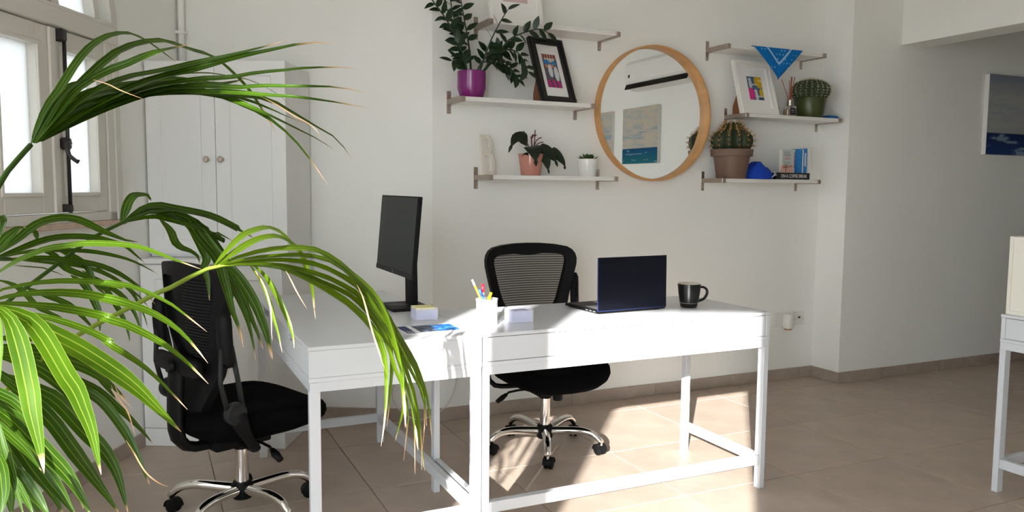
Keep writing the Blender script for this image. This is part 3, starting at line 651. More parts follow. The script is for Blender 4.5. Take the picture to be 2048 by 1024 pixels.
ZP = [([(-.03, 0, .10), (-.09, -.02, .28), (-.15, -.04, .38), (-.24, -.05, .48), (-.29, -.05, .56)], 13), ([(-.02, .01, .10), (-.07, 0, .30), (-.11, 0, .45), (-.13, 0, .56)], 12), ([(0, 0, .10), (-.02, -.01, .27), (-.05, -.02, .40), (-.08, -.02, .55)], 9),
      ([(.02, -.03, .10), (.06, -.09, .27), (.10, -.15, .385), (.13, -.17, .44)], 6), ([(.03, -.01, .10), (.11, -.04, .21), (.18, -.09, .31), (.25, -.13, .345), (.32, -.15, .365), (.37, -.15, .35)], 9),
      ([(.03, .0, .10), (.11, .02, .19), (.19, .03, .20), (.26, .03, .16), (.28, .03, .12)], 13), ([(.035, -.02, .10), (.11, -.05, .23), (.19, -.07, .26), (.25, -.08, .23), (.29, -.08, .15)], 13),
      ([(-.02, -.02, .10), (-.07, -.05, .19), (-.13, -.06, .18)], 6), ([(0, -.03, .1), (.03, -.06, .18), (.08, -.07, .23), (.14, -.07, .235)], 9), ([(-.03, -.02, .1), (-.06, -.05, .2), (-.10, -.06, .27)], 8)]
for pts, nl in ZP:
    sp = spline(pts, 14); st = tube('stem', sp, [0.0065 - 0.0003 * i for i in range(14)], M_STEMZ, zz, 6)
    nl = int(nl * 1.35)
    for k in range(nl):
        f = 0.38 + 0.62 * k / max(1, nl - 1); i = min(12, int(f * 13)); p = sp[i].lerp(sp[i + 1], f * 13 - i) if f < 1 else sp[13]
        t = (sp[min(13, i + 1)] - sp[max(0, i - 1)]).normalized(); side = t.cross(Vector((0, -1, 0.25))); side.normalize()
        d = (t * (0.55 if f < 0.97 else 1.4) + side * (1 if k % 2 else -1) * 0.85 + Vector((random.uniform(-.2, .2), random.uniform(-.6, .3), random.uniform(-.2, .3)))).normalized()
        n_ = Vector((random.uniform(-.5, .5), -0.7, 0.7 + random.uniform(-.3, .3))); yv = n_.cross(d).normalized(); zv = d.cross(yv)
        o = bpy.data.objects.new('leaf', random.choice(lzz)); COL.objects.link(o); o.parent = st
        o.matrix_local = Matrix(((d.x, yv.x, zv.x, p.x), (d.y, yv.y, zv.y, p.y), (d.z, yv.z, zv.z, p.z), (0, 0, 0, 1)))

# ------------------------------------------------------------------ lowest left shelf
lb = thing('decor_letter', 'cream wooden letter B leaning on the lowest left shelf', 'letter', (0.612, 1.385, Z3))
def arcp(cx, cz, rx, rz, a0, a1, n): return [(cx + rx * math.cos(math.radians(a0 + (a1 - a0) * k / n)), cz + rz * math.sin(math.radians(a0 + (a1 - a0) * k / n))) for k in range(n + 1)]
bm = bmesh.new(); MLB = RX(-math.radians(10)) @ RZ(math.radians(14))
def strip(O, I, d=0.014):
    n = len(O)
    V = [[bm.verts.new(MLB @ Vector((x, y, z))) for x, z in l] for l, y in ((O, 0), (I, 0), (I, d), (O, d))]
    for a in range(4):
        for i in range(n - 1): bm.faces.new((V[a][i], V[a][i + 1], V[(a + 1) % 4][i + 1], V[(a + 1) % 4][i]))
    for e in (0, n - 1): bm.faces.new([V[a][e] for a in range(4)])
bbox(bm, -0.040, -0.018, 0, 0.014, 0, 0.222, M=MLB)
strip([(-0.018, 0.222)] + arcp(0.0, 0.172, 0.036, 0.050, 90, -90, 12) + [(-0.018, 0.122)], [(-0.018, 0.200)] + arcp(0.0, 0.172, 0.017, 0.028, 90, -90, 12) + [(-0.018, 0.144)])
strip([(-0.018, 0.127)] + arcp(0.004, 0.0635, 0.042, 0.0635, 90, -90, 12) + [(-0.018, 0.0)], [(-0.018, 0.105)] + arcp(0.002, 0.0635, 0.022, 0.0415, 90, -90, 12) + [(-0.018, 0.022)])
bmo('letter_body', bm, M_LETTER, lb)

pk = thing('potted_philodendron', 'dark drooping-leaved plant in a pink pot on the lowest left shelf', 'potted plant', (0.857, 1.375, Z3))
lathe('pot', [(0, 0), (0.050, 0), (0.054, 0.004), (0.0705, 0.118), (0.0685, 0.120), (0.066, 0.117), (0.062, 0.10), (0, 0.10)], M_PINKPOT, pk, 36); lathe('soil', [(0, 0.101), (0.062, 0.101), (0, 0.106)], M_SOIL, pk, 20)
def ribbon(name, pts, W_, m, parent, nrm, n=12, fold=0.25, prof=None, tip=None):
    sp = spline(pts, n); N0 = Vector(nrm).normalized(); vs, fs, cs, uvs = [], [], [], []
    for i, p in enumerate(sp):
        t = (sp[min(n - 1, i + 1)] - sp[max(0, i - 1)]).normalized(); s_ = t.cross(N0)
        if s_.length < 0.05: s_ = t.cross(Vector((1, 0, 0)))
        s_.normalize(); up_ = s_.cross(t).normalized(); f = i / (n - 1); hw = W_ / 2 * prof(f)
        for k in (-1, -0.5, 0, 0.5, 1):
            vs.append(p + s_ * hw * k + up_ * hw * fold * (abs(k) - 0.5 + (0.22 if abs(k) == 0.5 else 0))); uvs.append((k * 0.5 + 0.5, f)); cs.append(tip(f) if tip else 0.0)
    for i in range(n - 1):
        for k in range(4): a = i * 5 + k; fs.append((a, a + 1, a + 6, a + 5))
    me = bpy.data.meshes.new(name); me.from_pydata([tuple(v) for v in vs], [], fs)
    if tip:
        at = me.color_attributes.new('Col', 'FLOAT_COLOR', 'POINT')
        for i, c_ in enumerate(cs): at.data[i].color = (c_, c_, c_, 1)
        ul = me.uv_layers.new(name='UVMap')
        for lp in me.loops: ul.data[lp.index].uv = uvs[lp.vertex_index]
    return link(name, me, m, parent, True)
hp = lambda f: max(0.03, (math.sin(math.pi * min(1, f / 0.82) ** 0.55) ** 0.8 if f < 0.78 else 0.30 * (1 - (f - 0.78) / 0.22) + 0.03))
for pts, W_ in (([(-.02, 0, .185), (-.06, -.03, .20), (-.11, -.04, .20), (-.14, -.05, .16), (-.158, -.05, .12)], 0.078), ([(-.01, -.02, .16), (-.02, -.07, .145), (-.02, -.095, .10), (-.015, -.095, .05)], 0.098), ([(.04, -.01, .15), (.075, -.05, .13), (.115, -.06, .09), (.135, -.06, .05)], 0.075),
                ([(.12, .0, .15), (.16, -.02, .11), (.19, -.03, .07), (.197, -.03, .04), (.185, -.03, .05)], 0.055), ([(.05, -.04, .12), (.065, -.06, .08), (.075, -.065, .03), (.08, -.065, .01)], 0.055), ([(.045, -.05, .175), (.05, -.06, .14), (.048, -.065, .11)], 0.028), ([(-.03, -.05, .115), (-.07, -.065, .115), (-.09, -.07, .10)], 0.018)):
    ribbon('leaf', pts, W_, M_LEAFP, pk, (-0.3, -1, 0.35), 14, 0.12, hp)
for pts, r_ in (([(0, 0, .1), (-.02, 0, .17), (-.05, -.02, .20)], .003), ([(.01, 0, .1), (.005, 0, .17), (.0, 0, .215)], .004), ([(.015, 0, .1), (.02, 0, .18), (.022, -.005, .25)], .003), ([(.0, 0, .1), (-.03, 0, .20), (-.045, 0, .245)], .0022), ([(.01, 0, .1), (.03, -.01, .17), (.065, -.02, .185)], .003), ([(.01, 0, .1), (.03, 0, .19), (.06, -.01, .21)], .003), ([(.02, 0, .1), (.06, 0, .155), (.12, 0, .15)], .003)):
    tube('stem', spline(pts, 8), r_, M_STEMR, pk, 6)
tube('bud', [(0.003, 0, .205), (.012, 0, .222), (.022, -.003, .218), (.03, -.005, .225)], [.006, .007, .006, .003], M_STEMR, pk, 6)

su = thing('potted_succulent', 'small green succulent in a tapered white pot beside the mirror', 'potted plant', (1.225, 1.39, Z3))
lathe('pot', [(0, 0), (0.044, 0), (0.047, 0.003), (0.0605, 0.098), (0.059, 0.100), (0.057, 0.098), (0.055, 0.09), (0, 0.09)], M_POTW, su, 36); lathe('soil', [(0, 0.0905), (0.055, 0.0905), (0, 0.093)], M_SOIL, su, 20)
sl = leaf_mesh('rosette_leaf', 0.034, 0.018, 0.5, -0.2, 5); sl.materials.append(M_SUCC)
for k in range(26):
    a = k * 2.4; rr = 0.006 + 0.0007 * k; o = bpy.data.objects.new('rosette_leaf', sl); COL.objects.link(o); o.parent = su
    o.location = (rr * math.cos(a) + (0.02 if k % 3 == 0 else -0.012), rr * math.sin(a), 0.094 + 0.006 * (1 - k / 26)); o.rotation_euler = (0, -math.radians(60 - 1.9 * k), a)

# ------------------------------------------------------------------ right shelves
bd = thing('bandana', 'blue bandana with white trim draped over the top right shelf edge', 'bandana', (2.306, 1.2845, Z1))
def bnd(u, v):
    # u along the top edge, v from the back fold (0) over the edge down to the tip (1)
    if v < 0.12: return Vector((0.401 * u, 0.07 * (1 - v / 0.12) - 0.003, 0.0035))
    f = (v - 0.12) / 0.88; cx = 0.206; x = cx + (0.401 * u - cx) * (1 - f); zz_ = 0.0035 - 0.190 * f
    return Vector((x, -0.0055 - 0.006 * math.sin(u * 9 + f * 2) * min(1, f * 4) * 0.6 - 0.006 * math.sin(f * 3.14), zz_))
def bcol(u, v):
    B_, W_ = lin((20, 108, 178)), lin((165, 195, 225)); f = (v - 0.12) / 0.88
    if f < 0: return B_
    x = 0.206 + (0.401 * u - 0.206) * (1 - f); z = 0.190 * f
    dl = abs((x - 0.206)) + z * 1.0; e = z + abs(x - 0.206) * 0.98
    if 0.088 < e < 0.104: return W_ if (int(x * 400) % 4 or 0.093 < e < 0.099) else lin((90, 150, 205))
    gx, gz = (x * 38 + 0.5 * (int(z * 38) % 2)) % 1, (z * 38) % 1
    if abs(gx - 0.5) < 0.17 and abs(gz - 0.5) < 0.17: return lin((110, 175, 220)) if noise.cell(Vector((int(x * 38), int(z * 38), 1))) > 0.35 else B_
    return B_
panel('cloth', 1, 1, 110, 70, bcol, M_CLOTHP, bd, Matrix.Identity(4), bnd)

df = thing('reed_diffuser', 'clear reed diffuser bottle with rust-red sticks beside the white frame', 'diffuser', (2.680, 1.345, Z2))
box('bottle', -0.037, 0.037, -0.02, 0.02, 0.0, 0.068, M_BOTTLE, df, 0.006, seg=2); box('oil', -0.032, 0.032, -0.0155, 0.0155, 0.005, 0.045, M_OIL, df, 0.003)
lathe('cap', [(0, 0.068), (0.019, 0.068), (0.019, 0.104), (0.012, 0.105), (0, 0.100)], M_SCREW, df, 20)
def art_label(u, v): return lin((200, 200, 205)) if (0.55 < v < 0.72 and 0.2 < u < 0.8 and int(u * 22) % 2) or (0.30 < v < 0.36 and 0.3 < u < 0.7) else lin((22, 24, 32))
panel('label', 0.044, 0.042, 22, 20, art_label, M_PRINT, df, T((-0.016, -0.0212, 0.012)))
for dx, dz, dy in ((-0.085, 0.225, -0.01), (-0.008, 0.25, -0.01), (0.004, 0.246, 0.0), (0.014, 0.252, 0.005), (0.026, 0.25, -0.005), (0.040, 0.248, 0.01), (-0.002, 0.23, 0.01)): tube('reed', [(-0.002 - dx * 0.12, 0, 0.06), (dx, dy, dz)], 0.0022, M_REED, df, 6)
box_ = thing('small_carton', 'tiny clear-fronted carton behind the reed diffuser', 'box', (2.603, 1.395, Z2)); box('carton_body', -0.022, 0.022, -0.015, 0.015, 0, 0.052, M_MAT, box_, 0.001); box('carton_lid', -0.023, 0.023, -0.016, 0.016, 0.046, 0.058, M_PINKC, box_, 0.001)

def spines_on(bm, pts, L_, r_, k):
    for p, n_ in pts:
        for _ in range(k):
            d = (n_ + Vector((random.gauss(0, .55), random.gauss(0, .55), random.gauss(0, .55)))).normalized(); a = d.orthogonal().normalized() * r_; b = d.cross(a).normalized() * r_; l = L_ * random.uniform(.6, 1.15)
            V = [bm.verts.new(p + a), bm.verts.new(p - a * .5 + b * .87), bm.verts.new(p - a * .5 - b * .87), bm.verts.new(p + d * l)]
            for f in ((0, 1, 3), (1, 2, 3), (2, 0, 3)): bm.faces.new([V[i] for i in f])
c1 = thing('cactus_in_green_pot', 'round spiny cactus in a dark green pot on the middle right shelf', 'potted cactus', (2.876, 1.372, Z2))
lathe('pot', [(0, 0), (0.076, 0), (0.080, 0.004), (0.090, 0.045), (0.102, 0.125), (0.1005, 0.128), (0.097, 0.125), (0.094, 0.11), (0, 0.11)], M_POTG, c1, 40)
lathe('soil', [(0, 0.111), (0.094, 0.111), (0, 0.115)], M_SOIL, c1, 24)
NR = 22
lathe('cactus_body', [(0.06, 0.112), (0.100, 0.128), (0.115, 0.150), (0.119, 0.175), (0.113, 0.203), (0.095, 0.226), (0.065, 0.241), (0.03, 0.247), (0, 0.246)], M_CACT2, c1, NR * 4, rib=lambda a, z: 1 + 0.045 * math.cos(NR * a))
pts = []
for k in range(NR):
    a = 2 * math.pi * k / NR
    for j in range(10):
        th = math.radians(-30 + j * 12.5); r_ = 0.1225 * math.cos(th); pts.append((Vector((r_ * math.cos(a), r_ * math.sin(a), 0.176 + 0.073 * math.sin(th) * (1 if th > 0 else 1.0))), Vector((math.cos(a) * math.cos(th), math.sin(a) * math.cos(th), math.sin(th)))))
bm = bmesh.new(); spines_on(bm, pts, 0.016, 0.0012, 9); o = bmo('spines', bm, M_SPINEW, c1); o['kind'] = 'stuff'
fb = thing('folded_cloth', 'small folded blue cloth at the end of the middle right shelf', 'cloth', (3.022, 1.335, Z2))
for k in range(3): box('fold', -0.052 + 0.004 * k, 0.050 - 0.005 * k, -0.03 + 0.002 * k, 0.045, 0.0005 + 0.0065 * k, 0.0065 + 0.0065 * k, M_BLUEC, fb, 0.003, RZ(0.03 * k), 2)

c2 = thing('cactus_in_brown_pot', 'golden-spined ribbed cactus in a brown plastic pot on the lowest right shelf', 'potted cactus', (2.240, 1.366, Z3))
lathe('pot', [(0, 0), (0.086, 0), (0.090, 0.004), (0.110, 0.136), (0.1265, 0.138), (0.130, 0.178), (0.128, 0.181), (0.122, 0.178), (0.120, 0.16), (0, 0.16)], M_POTB, c2, 44); lathe('soil', [(0, 0.161), (0.12, 0.161), (0, 0.168)], M_SOIL, c2, 24)
NR2 = 13; pf = [(0.07, 0.162), (0.102, 0.180), (0.116, 0.203), (0.121, 0.232), (0.116, 0.260), (0.101, 0.281), (0.080, 0.296), (0.066, 0.305), (0.061, 0.320), (0.049, 0.337), (0.029, 0.346), (0, 0.349)]
lathe('cactus_body', pf, M_CACT, c2, NR2 * 6, rib=lambda a, z: 1 + 0.075 * (abs(math.cos(NR2 * a / 2)) * 2 - 1))
pts = []
for k in range(NR2):
    a = 2 * math.pi * k / NR2
    for (r_, z_), (r1, z1) in zip(pf[1:10], pf[2:11]):
        n_ = Vector(((z1 - z_) * math.cos(a), (z1 - z_) * math.sin(a), (r_ - r1) + 0.004)).normalized(); pts.append((Vector((r_ * 1.078 * math.cos(a), r_ * 1.078 * math.sin(a), z_)), n_))
bm = bmesh.new(); spines_on(bm, pts, 0.030, 0.0007, 14); o = bmo('spines', bm, M_SPINE, c2); o['kind'] = 'stuff'
bm = bmesh.new()
for p, n_ in pts: bmesh.ops.create_icosphere(bm, subdivisions=1, radius=0.0034, matrix=T(p))
o = bmo('areoles', bm, M_AREOLE, c2); o['kind'] = 'stuff'

cp = thing('baseball_cap', 'crumpled royal blue cap lying between the brown pot and the books', 'cap', (2.440, 1.345, Z3))
bm = bmesh.new(); rings = []
for j in range(9):
    ph = math.pi / 2 * j / 8; ring = []
    for i in range(36):
        a = 2 * math.pi * i / 36; r_ = math.cos(ph) ** 0.7; crk = 1 + 0.05 * math.cos(6 * a + 0.4) * math.cos(ph) + 0.04 * noise.noise(Vector((math.cos(a) * 2, math.sin(a) * 2, ph * 2)))
        z_ = 0.100 * math.sin(ph) ** 0.8 * (1 - 0.25 * max(0, math.cos(a)) + 0.12 * math.cos(3 * a)) + 0.008 * noise.noise(Vector((math.cos(a) * 3, math.sin(a) * 3, ph * 3)))
        ring.append(bm.verts.new((0.100 * r_ * crk * math.cos(a) - 0.004, 0.078 * r_ * crk * math.sin(a), max(0.0, z_))))
    rings.append(ring)
for A_, B_ in zip(rings, rings[1:]):
    for i in range(36): bm.faces.new((A_[i], A_[(i + 1) % 36], B_[(i + 1) % 36], B_[i]))
bm.faces.new(rings[-1]); bmo('crown', bm, M_CAP, cp, True)
bm = bmesh.new(); V = []
for i in range(13):
    t = math.pi * (i / 12 - 0.5); V.append([bm.verts.new((x * math.cos(t) + 0.04, y * math.sin(t) - 0.006, z + 0.018 * math.cos(t))) for x, y, z in ((0.040, 0.070, 0.004), (0.062, 0.076, 0.010), (0.062, 0.076, 0.014), (0.040, 0.070, 0.010))])
for A_, B_ in zip(V, V[1:]):
    for i in range(4): bm.faces.new((A_[i], A_[(i + 1) % 4], B_[(i + 1) % 4], B_[i]))
bmo('brim', bm, M_CAP, cp, True)
tube('emblem', [(0.058, -0.076, 0.030), (0.064, -0.072, 0.047), (0.078, -0.066, 0.040), (0.086, -0.066, 0.026), (0.074, -0.075, 0.022), (0.059, -0.078, 0.029)], 0.0018, M_CAPW, cp, 5)
for k in range(4): tube('lettering', [(0.034 + 0.008 * k, -0.0835, 0.008 + 0.005 * k), (0.036 + 0.008 * k, -0.0845, 0.019 + 0.005 * k)], 0.0015, M_CAPW, cp, 5)

def text_mesh(name, s, size, m, parent, M, ex=0.0004, sx=1.0):
    cu = bpy.data.curves.new(name, 'FONT'); cu.body = s; cu.size = size; cu.extrude = ex; cu.align_x = 'CENTER'; cu.align_y = 'CENTER'
    o = bpy.data.objects.new(name, cu); COL.objects.link(o); bpy.context.view_layer.update()
    me = bpy.data.meshes.new_from_object(o.evaluated_get(bpy.context.evaluated_depsgraph_get())); bpy.data.objects.remove(o)
    me.transform(M @ Matrix.Diagonal((sx, 1, 1, 1))); me.materials.clear(); return link(name, me, m, parent)
bk = thing('book', 'black book lying flat, its spine lettered on a coffee break', 'book', (2.552, 1.305, Z3))
box('cover', 0, 0.280, 0, 0.155, 0.0, 0.0425, M_BOOKK, bk, 0.002); box('pages', 0.004, 0.2806, 0.01, 0.1552, 0.004, 0.0385, M_PAGES, bk)
text_mesh('spine_lettering', 'ON A COFFEE BREAK', 0.031, M_PAPER, bk, T((0.146, -0.0003, 0.021)) @ RX(math.pi / 2), 0.0004, 0.74)
def upbook(label, x, wth, h, dpt, m, y=1.335, tilt=0.0, z=Z3 + 0.0427):
    b = thing('book', label, 'book', (x, y, z), 0, 'upright books on the black book'); M = RY(tilt)
    bm = bmesh.new(); bbox(bm, 0, 0.0025, 0, dpt, 0, h, 0.0004, M); bbox(bm, wth - 0.0025, wth, 0, dpt, 0, h, 0.0004, M); bbox(bm, 0.0025, wth - 0.0025, 0, 0.0025, 0, h, 0, M); bmo('cover', bm, m, b)
    box('pages', 0.0027, wth - 0.0027, 0.003, dpt - 0.004, 0.003, h - 0.003, M_PAGES, b, 0, M); return b
def facebook():
    b = thing('book', 'white paperback with red lettering, cover turned outward, on the black book', 'book', (2.616, 1.330, Z3 + 0.0427), 0, 'upright books on the black book'); W_, H_, D_ = 0.132, 0.150, 0.022
    M = RZ(math.radians(10))
    bm = bmesh.new(); bbox(bm, 0, W_, 0, 0.0015, 0, H_, 0, M); bbox(bm, 0, W_, D_ - 0.0015, D_, 0, H_, 0, M); bbox(bm, W_ - 0.0015, W_, 0.0015, D_ - 0.0015, 0, H_, 0, M); bmo('cover', bm, M_BOOKW, b)
    box('pages', 0.002, W_ - 0.002, 0.0017, D_ - 0.0017, 0.002, H_ - 0.002, M_PAGES, b, 0, M)
    def cov(u, v):
        if u > 0.86: return lin((170, 45, 60)) if 0.2 < v < 0.92 and int(v * 60) % 3 and u > 0.90 else lin((214, 218, 216))
        l = int(v * 34) % 2; c = lin((198, 206, 203))
        if 0.86 < v < 0.90 and 0.15 < u < 0.62: return lin((110, 140, 150))
        if 0.72 < v < 0.82 and 0.12 < u < 0.68 and l: return lin((120, 135, 138))
        if 0.52 < v < 0.70 and 0.18 < u < 0.62 and l: return lin((200, 130, 130))
        if 0.30 < v < 0.48 and 0.12 < u < 0.70 and l: return lin((150, 160, 160))
        return c
    panel('cover_print', W_ - 0.002, H_ - 0.002, 60, 100, cov, M_PRINT, b, M @ T((0.001, -0.0006, 0.001)))
facebook()
upbook('thicker upright blue book beside the white paperback', 2.762, 0.030, 0.150, 0.11, M_BOOKB)
b3 = upbook('thin upright white book between the two blue books', 2.794, 0.008, 0.152, 0.11, M_BOOKW)
b3 = upbook('upright blue book with white spine lettering nearest the wall corner', 2.804, 0.026, 0.158, 0.11, M_BOOKB)
for k in range(9): box('lettering', 0.007, 0.019, -0.0006, 0.0, 0.045 + 0.0095 * k, 0.052 + 0.0095 * k, M_PAPER, b3)
cd = thing('greeting_card', 'blank cream card leaning at the end of the lowest right shelf', 'card', (2.842, 1.33, Z3)); bm = bmesh.new(); bprism(bm, [(0, 0), (0.012, 0), (0.058, 0.215), (0.006, 0.215)], 0.0018, RX(-0.06) @ RZ(0.1)); bprism(bm, [(0, 0), (0.012, 0), (0.010, 0.215), (0.006, 0.215)], 0.06, T((0, 0.002, 0))); bmo('card_leaf', bm, M_MAT, cd)
pc = thing('gift_box', 'small pink box with dark red lines before the white paperback', 'box', (2.606, 1.308, Z3 + 0.0427)); box('box_body', 0, 0.082, 0, 0.02, 0, 0.047, M_PINKC, pc, 0.001, RZ(0.05))
for p, q in (((0.0, 0.030), (0.082, 0.043)), ((0.030, 0.047), (0.024, 0.006)), ((0.0, 0.036), (0.030, 0.047))): tube('printed_line', [(p[0], -0.0003 + 0.05 * p[0], p[1]), (q[0], -0.0003 + 0.05 * q[0], q[1])], 0.0018, M_DARKLINE, pc, 5)

# ------------------------------------------------------------------ sockets, cable
def plate(label, x, w_): 
    p = thing('wall_socket', label, 'socket', (x, WY, 0.414)); box('face_plate', -w_ / 2, w_ / 2, -0.010, 0, -0.046, 0.046, M_PLUGW, p, 0.004, seg=2)
    for s in (-1, 1): lathe('screw', [(0, 0), (0.004, 0), (0, 0.0012)], M_SCREW, p, 8, M=T((s * w_ * 0.37, -0.010, -0.004)) @ RX(math.pi / 2))
    return p
plate('double wall socket holding the white plug-in freshener', 2.815, 0.150)
ps = plate('square wall socket with a small dark jack, next to the corner', 2.960, 0.096); box('jack', -0.009, 0.009, -0.0125, -0.009, 0.001, 0.012, M_BLKG, ps)
pf_ = thing('plug_in_freshener', 'white ribbed plug-in air freshener in the double socket', 'air freshener', (2.826, WY - 0.0105, 0.410)); 
lathe('housing', [(0, -0.052), (0.030, -0.050), (0.036, -0.04), (0.037, 0.03), (0.030, 0.048), (0, 0.050)], M_PLUGW, pf_, 28, M=T((0, -0.038, 0)), rib=lambda a, z: 1 + 0.03 * math.cos(10 * a + z * 260))
box('plug_base', -0.024, 0.024, -0.02, 0, -0.026, 0.026, M_PLUGW, pf_, 0.004); lathe('refill', [(0, -0.062), (0.024, -0.060), (0.026, -0.05), (0, -0.049)], M_OIL, pf_, 20, M=T((0, -0.038, 0)))
tag(tube('power_cable', spline([(0.50, WY - 0.02, 0.62), (0.478, WY - 0.02, 0.42), (0.46, WY - 0.025, 0.245), (0.419, WY - 0.028, 0.12), (0.349, WY - 0.034, 0.062), (0.235, 1.46, 0.030), (0.134, 1.46, 0.096), (0.09, 1.46, 0.188), (0.085, 1.30, 0.40), (0.05, 1.24, 0.64)], 40), 0.0036, M_CABLE), 'thin white power cable sagging below the monitor desk along the wall', 'cable')

# ------------------------------------------------------------------ paintings and air conditioner
def sea(seed, dark):
    def fn(u, v):
        n1 = noise.fractal(Vector((u * 3.2, v * 5, seed)), 0.9, 2.1, 5); n2 = noise.fractal(Vector((u * 2.2, v * 14, seed + 5)), 0.8, 2.0, 4)
        if v > 0.27:
            t = min(1, max(0, 0.5 + n1 * 0.8)); band = math.exp(-((v - 0.52) / 0.14) ** 2)
            A_, B_, C_ = lin((186, 180, 166)), lin((160, 168, 172)), lin((190, 176, 162))
            c = [A_[k] * (1 - t) + (B_ if n2 > 0 else C_)[k] * t for k in range(3)]; bl = lin((135, 158, 170)); q = band * max(0, min(1, n2 * 1.6 + 0.3))
            c = [c[k] * (1 - q) + bl[k] * q for k in range(3)]
            if dark: bb = lin((70, 92, 128)); q = max(0, min(1, (v - 0.72) * 3)); g_ = lin((150, 155, 158)); c = [(c[k] * 0.35 + g_[k] * 0.65) * (1 - q * 0.7) + bb[k] * q * 0.7 for k in range(3)]
        else:
            t = v / 0.27; A_, B_, C_ = (lin((30, 105, 112)), lin((15, 70, 112)), lin((22, 92, 128))) if not dark else (lin((34, 60, 110)), lin((20, 38, 80)), lin((80, 100, 140)))
            c = [A_[k] * (1 - t) + B_[k] * t for k in range(3)]
            if n2 > 0.18: c = [c[k] * 0.55 + C_[k] * 0.45 for k in range(3)]
            if n2 > 0.42: c = [c[k] * 0.6 + 0.4 * lin((170, 195, 205))[k] for k in range(3)]
        return tuple(c)
    return fn
def painting(label, loc, rz, W_, H_, seed, dark):
    p = thing('canvas_painting', label, 'painting', loc, rz, 'seascape canvases'); box('canvas_body', 0, W_, -0.034, 0, 0, H_, M_MAT, p, 0.002)
    panel('painted_face', W_, H_, 70, 64, sea(seed, dark), M_CANVAS, p, T((0, -0.0348, 0)))
painting('dark blue seascape canvas hanging in the shaded passage at right', (4.415, JY, 1.552), 0, 0.62, 0.57, 4.0, True)
painting('seascape canvas seen whole in the round mirror, below the air conditioner', (BX, -1.01, 1.540), -math.pi / 2, 0.63, 0.57, 11.0, False)
painting('seascape canvas cut off at the left edge of the round mirror', (BX, -1.857, 1.540), -math.pi / 2, 0.63, 0.57, 23.0, False)
ac = thing('air_conditioner', 'white split air conditioner seen reflected in the round mirror', 'air conditioner', (BX, -0.31, 2.262), -math.pi / 2)
bm = bmesh.new(); bprism(bm, [(0, 0.005), (0, 0.29), (-0.15, 0.29), (-0.195, 0.25), (-0.205, 0.11), (-0.17, 0.03), (-0.10, 0.0)], 1.06, Matrix(((0, 1, 0, 0), (1, 0, 0, 0), (0, 0, 1, 0), (0, 0, 0, 1)))); bmo('housing', bm, M_ACW, ac)
MA = T((0.03, -0.187, 0.065)) @ RX(math.radians(-24))
box('outlet', 0, 1.0, -0.006, 0.004, -0.062, 0.055, M_BLACK, ac, 0, MA); box('louvre', 0.005, 0.995, -0.022, -0.006, -0.014, 0.012, M_ACW, ac, 0.002, MA); box('display', 0.96, 0.985, -0.2066, -0.203, 0.12, 0.15, M_BLACK, ac)

# ================================================================== ON THE DESKS
TZ = 0.7703
mo = thing('monitor', 'black flat monitor on a tall stand, side-on, on the left desk', 'monitor', (-0.045, 0.688, TZ))
box('base', -0.115, 0.055, -0.105, 0.105, 0.0, 0.014, M_BLACK, mo, 0.005, seg=2); lathe('base_recess', [(0, 0.0142), (0.045, 0.0142), (0.044, 0.0155), (0, 0.0155)], M_BLKG, mo, 28, c=(-0.06, 0, 0))
box('stand_column', -0.016, 0.016, -0.042, 0.042, 0.012, 0.358, M_BLACK, mo, 0.006, RY(math.radians(-1)), 2); box('column_back', 0.016, 0.019, -0.03, 0.03, 0.02, 0.35, M_GREYC, mo, 0.001, RY(math.radians(-1)))
MM = T((-0.083, 0, 0.150)) @ RY(math.radians(5))
scr = box('screen_housing', 0.0, 0.018, -0.262, 0.262, 0, 0.330, M_BLACK, mo, 0.003, MM, 2); box('display', -0.0012, 0.001, -0.257, 0.257, 0.022, 0.325, M_SCREEN, mo, 0.0, MM)
box('chin', -0.0022, 0.001, -0.261, 0.261, 0.001, 0.021, M_BLKG, scr, 0.0, MM); lathe('emblem', [(0.0045, 0), (0.006, 0), (0.006, 0.0006), (0.0045, 0.0006), (0.0045, 0)], M_SCREW, scr, 18, M=MM @ T((-0.0023, 0, 0.011)) @ RY(-math.pi / 2))
tube('vesa_mount', [MM @ Vector((0.015, 0, 0.165)), Vector((-0.014, 0, 0.310))], 0.028, M_BLACK, mo, 12)
for k in range(6): box('button', 0.004, 0.012, -0.255 + 0.012 * k, -0.248 + 0.012 * k, -0.002, 0.001, M_BLKG, mo, 0, MM)

def memo(label, loc, rz, note):
    m_ = thing('memo_cube', label, 'memo box', loc, rz, 'clear memo cubes of note paper'); W_, D_, H_ = 0.088, 0.088, 0.048
    bm = bmesh.new(); bbox(bm, 0, W_, 0, 0.002, 0, H_); bbox(bm, 0, W_, D_ - 0.002, D_, 0, H_); bbox(bm, 0, 0.002, 0.002, D_ - 0.002, 0, H_); bbox(bm, W_ - 0.002, W_, 0.002, D_ - 0.002, 0, H_); bbox(bm, 0.002, W_ - 0.002, 0.002, D_ - 0.002, 0, 0.002); bmo('acrylic_box', bm, M_ACRYL, m_)
    ht = 0.042 if not note else 0.040
    box('paper_stack', 0.0035, W_ - 0.0035, 0.0035, D_ - 0.0035, 0.0022, ht, M_LILAC, m_)
    if note: box('note_pad', 0.0045, W_ - 0.006, 0.0045, D_ - 0.005, ht + 0.0002, ht + 0.009, M_YELLOWP, m_, 0, RZ(0.02))
memo('clear memo cube topped with yellow notes, before the monitor', (-0.137, 0.348, TZ), -0.08, True)
memo('clear memo cube of lilac paper beside the pen cup', (0.182, 0.155, TZ), -0.10, False)

